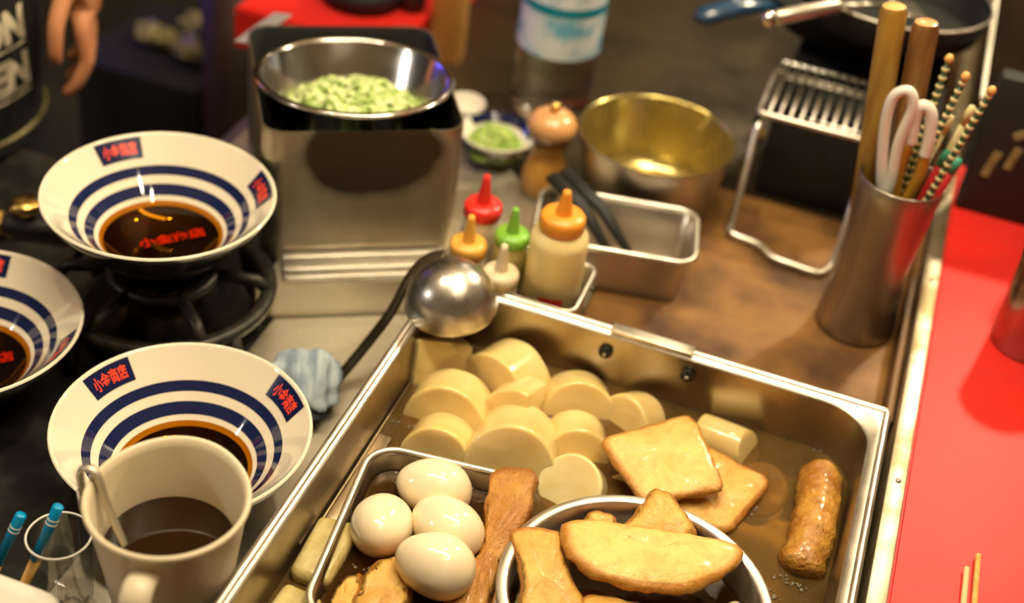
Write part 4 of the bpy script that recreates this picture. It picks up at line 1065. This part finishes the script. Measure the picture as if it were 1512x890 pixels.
# local frame: -y is the person's front, +x is the person's left hand side
def shirt_r(z):
    """half width, half depth, forward shift by height above the floor"""
    T = [(.76, .185, .145, .020), (.82, .190, .155, .030), (.92, .195, .165, .040), (1.02, .195, .160, .030), (1.15, .195, .140, .010), (1.28, .200, .128, 0), (1.38, .195, .110, 0), (1.44, .130, .085, 0), (1.47, .070, .065, 0)]
    for a, b in zip(T, T[1:]):
        if z <= b[0]:
            t = max(0, (z - a[0]) / (b[0] - a[0])); return [a[i] + (b[i] - a[i]) * t for i in (1, 2, 3)]
    return T[-1][1:]
def skin_tree(name, joints, edges, m, parent, sub=2, rootj=0):
    me = bpy.data.meshes.new(name)
    me.from_pydata([j[0] for j in joints], edges, [])
    o = bpy.data.objects.new(name, me); COL.objects.link(o); o.parent = parent
    md = o.modifiers.new('s', 'SKIN'); md.use_smooth_shade = True
    sv_ = me.skin_vertices[0].data
    for i, j in enumerate(joints):
        r = j[1]; sv_[i].radius = r if isinstance(r, tuple) else (r, r)
        sv_[i].use_root = (i == rootj)
    s = o.modifiers.new('u', 'SUBSURF'); s.levels = sub; s.render_levels = sub
    dg = bpy.context.evaluated_depsgraph_get()
    me2 = bpy.data.meshes.new_from_object(o.evaluated_get(dg))
    o.modifiers.clear(); o.data = me2; me2.materials.clear(); me2.materials.append(m)
    me2.polygons.foreach_set('use_smooth', [True] * len(me2.polygons))
    return o
J = []; E = []
def add(p, r, parent=None):
    J.append((p, r)); i = len(J) - 1
    if parent is not None: E.append((parent, i))
    return i
pel = add((0, .0, .92), (.15, .11))
sp1 = add((0, -.01, 1.05), (.145, .11), pel); sp2 = add((0, 0, 1.22), (.155, .105), sp1); sp3 = add((0, .01, 1.38), (.12, .085), sp2)
nk = add((0, .0, 1.47), .052, sp3); hd0 = add((0, -.015, 1.54), (.068, .078), nk); hd1 = add((0, -.015, 1.62), (.078, .092), hd0); hd2 = add((0, -.005, 1.69), (.060, .072), hd1)
HANDS = {}
for s in (-1, 1):
    a = add((s * .175, .01, 1.37), .058, sp3); b = add((s * .225, .02, 1.22), .048, a)
    if s == 1:
        e = add((.258, .045, 1.13), .042, b); f = add((.262, .005, 1.06), .036, e); wst = add((.245, -.050, .980), (.026, .022), f)
        hn = add((.242, -.062, .943), (.030, .018), wst)
    else:
        e = add((-.255, .035, 1.09), .042, b); f = add((-.262, .015, .98), .036, e); wst = add((-.262, -.005, .865), (.026, .022), f)
        hn = add((-.262, -.012, .828), (.030, .018), wst)
    HANDS[s] = (wst, hn)
    t = add((s * .095, 0, .84), .088, pel); k = add((s * .105, -.005, .47), .056, t); c_ = add((s * .105, .02, .30), .052, k); an = add((s * .105, .02, .085), .036, c_)
    ft = add((s * .115, -.10, .035), (.036, .030), an)
for s in (-1, 1):
    wst, hn = HANDS[s]; H0 = Vector(J[hn][0])
    # fingers hang down and curl towards the palm (towards the body), thumb leaves the front side
    for q, (dy, L_) in enumerate(((-.026, .072), (-.009, .080), (.008, .074), (.023, .058))):
        kn = add(H0 + Vector((-s * .001, dy, -.038)), .0092, hn)
        m1 = add(Vector(J[kn][0]) + Vector((s * .004, dy * .10 - .004, -L_ * .50)), .0084, kn)
        m2 = add(Vector(J[m1][0]) + Vector((-s * .012, -.004, -L_ * .33)), .0074, m1)
        add(Vector(J[m2][0]) + Vector((-s * .014, .002, -L_ * .20)), .0060, m2)
    t0 = add(H0 + Vector((-s * .014, -.024, .004)), .0105, hn)
    t1 = add(Vector(J[t0][0]) + Vector((-s * .010, -.022, -.030)), .0092, t0)
    t2 = add(Vector(J[t1][0]) + Vector((-s * .002, -.006, -.028)), .0078, t1)
    add(Vector(J[t2][0]) + Vector((.0, .004, -.014)), .0060, t2)
skin_tree('body', J, E, M['skin'], pr_)
# shirt: closed loft around the torso with hem and collar
lo = []
for z in (.768, .760, .7600, .765, .80, .85, .90, .96, 1.02, 1.10, 1.2, 1.3, 1.36, 1.41, 1.45, 1.468, 1.470, 1.462):
    a, b, sh_ = shirt_r(max(z, .76)); inn_ = .006 if z in (.768, 1.462) else 0
    lo.append([((a - inn_) * math.cos(2 * PI * i / 56), (b - inn_) * math.sin(2 * PI * i / 56) - sh_, z) for i in range(56)])
shirt = obj('t_shirt', loft(lo), M['shirt'], pr_)
for s in (-1, 1):
    obj('sleeve', sweep([(s * .165, .01, 1.375), (s * .20, .012, 1.32), (s * .226, .02, 1.23), (s * .235, .022, 1.18)], [.070, .068, .064, .064], 20, cap=False), M['shirt'], shirt)
hz = [((shirt_r(.768)[0] + .0012) * math.cos(2 * PI * i / 56), (shirt_r(.768)[1] + .0012) * math.sin(2 * PI * i / 56) - shirt_r(.768)[2], .775) for i in range(56)]
obj('hem', sweep(hz, .003, 6, closed=True), M['olive'], shirt)
def on_shirt(u, z, lift=.0016):
    """u: distance round the shirt from the front centre towards the person's left"""
    a, b, sh_ = shirt_r(z)
    ph = -PI / 2 + u / ((a + b) / 2)
    return ((a + lift) * math.cos(ph), (b + lift) * math.sin(ph) - sh_, z)
def shirt_text(s, u, z, wd, ht):
    vs, fs = text_verts(s, (wd, ht), 3, .06)
    bm = bmesh.new(); bv = [bm.verts.new((x, y, 0)) for x, y in vs]
    for q in fs:
        try: bm.faces.new([bv[i] for i in q])
        except ValueError: pass
    bmesh.ops.triangulate(bm, faces=bm.faces[:])
    bmesh.ops.subdivide_edges(bm, edges=[e for e in bm.edges if e.calc_length() > .012], cuts=2, use_grid_fill=True)
    for v in bm.verts: v.co = Vector(on_shirt(u + v.co.x, z + v.co.y))
    obj('lettering', bm, M['ink'], shirt, smooth=False)
shirt_text('om', .170, .962, .070, .022)
shirt_text('AON', .168, .916, .105, .040)
shirt_text('MEN', .168, .860, .105, .040)
for zz in (.890, .836, .828): 
    gq = [(.075 + i * .0145, zz + j * .0028) for j in range(2) for i in range(11)]
    obj('printed_rule', mapped(gq, [(i, i + 1, i + 12, i + 11) for i in range(10)], lambda u, z: on_shirt(u, z)), M['ink'], shirt)
# trousers, shoes, hair, face
PJ = [((0, .0, .93), (.165, .125)), ((-.098, 0, .82), .100), ((-.107, 0, .47), .074), ((-.107, .02, .10), .062), ((.098, 0, .82), .100), ((.107, 0, .47), .074), ((.107, .02, .10), .062)]
skin_tree('trousers', PJ, [(0, 1), (1, 2), (2, 3), (0, 4), (4, 5), (5, 6)], M['pants'], pr_)
for s in (-1, 1):
    obj('shoe', sweep([(s * .110, .055, .040), (s * .112, -.02, .045), (s * .116, -.10, .036), (s * .118, -.155, .028)], [.034, .042, .042, .026], 16, flat=(.85, 1)), M['blackmat'], pr_)
bm = bmesh.new(); bmesh.ops.create_uvsphere(bm, u_segments=28, v_segments=18, radius=1)
for v in bm.verts: v.co = Vector((v.co.x * .090, v.co.y * .104 + .006, 1.655 + v.co.z * .085 + (.03 * v.co.y if v.co.y < 0 else 0)))
bmesh.ops.bisect_plane(bm, geom=bm.verts[:] + bm.edges[:] + bm.faces[:], plane_co=(0, -.03, 1.655), plane_no=(0, -.9, -.55), clear_outer=True)
obj('hair', bm, M['hair'], pr_)
for s in (-1, 1):
    obj('eye', lathe([(0, .008), (.006, .005), (.008, 0), (0, -.004)], 14), M['black'], pr_, loc=(s * .032, -.098, 1.615), rot=(R(90), 0, 0))
    obj('ear', sweep([(s * .080, .002, 1.635), (s * .088, .010, 1.61), (s * .080, .004, 1.58)], [.008, .013, .008], 10, flat=(.5, 1)), M['skin'], pr_)
obj('nose', sweep([(0, -.103, 1.612), (0, -.118, 1.582), (0, -.104, 1.576)], [.007, .012, .008], 10), M['skin'], pr_)
obj('mouth', sweep([(-.022, -.097, 1.552), (0, -.104, 1.550), (.022, -.097, 1.552)], [.003, .005, .003], 8), mat('lips', (.42, .13, .09), .4), pr_)

# the worktop on the left lies 4 cm below the board: everything standing on it is placed there at its own scale
EYE = Vector((0, 0, .8))
ON_WORKTOP = ('ramen_bowl', 'soup_base', 'gas_burner', 'gas_valve', 'hose_nozzle', 'tumbler', 'blue_chopstick', 'white_container', 'crumpled_film', 'grey_tray', 'towel')
for o in COL.objects:
    if o.parent is None and o.name.split('.')[0] in ON_WORKTOP:
        o.location = EYE + (o.location - EYE) * 1.05
        o.scale = (1.05, 1.05, 1.05)
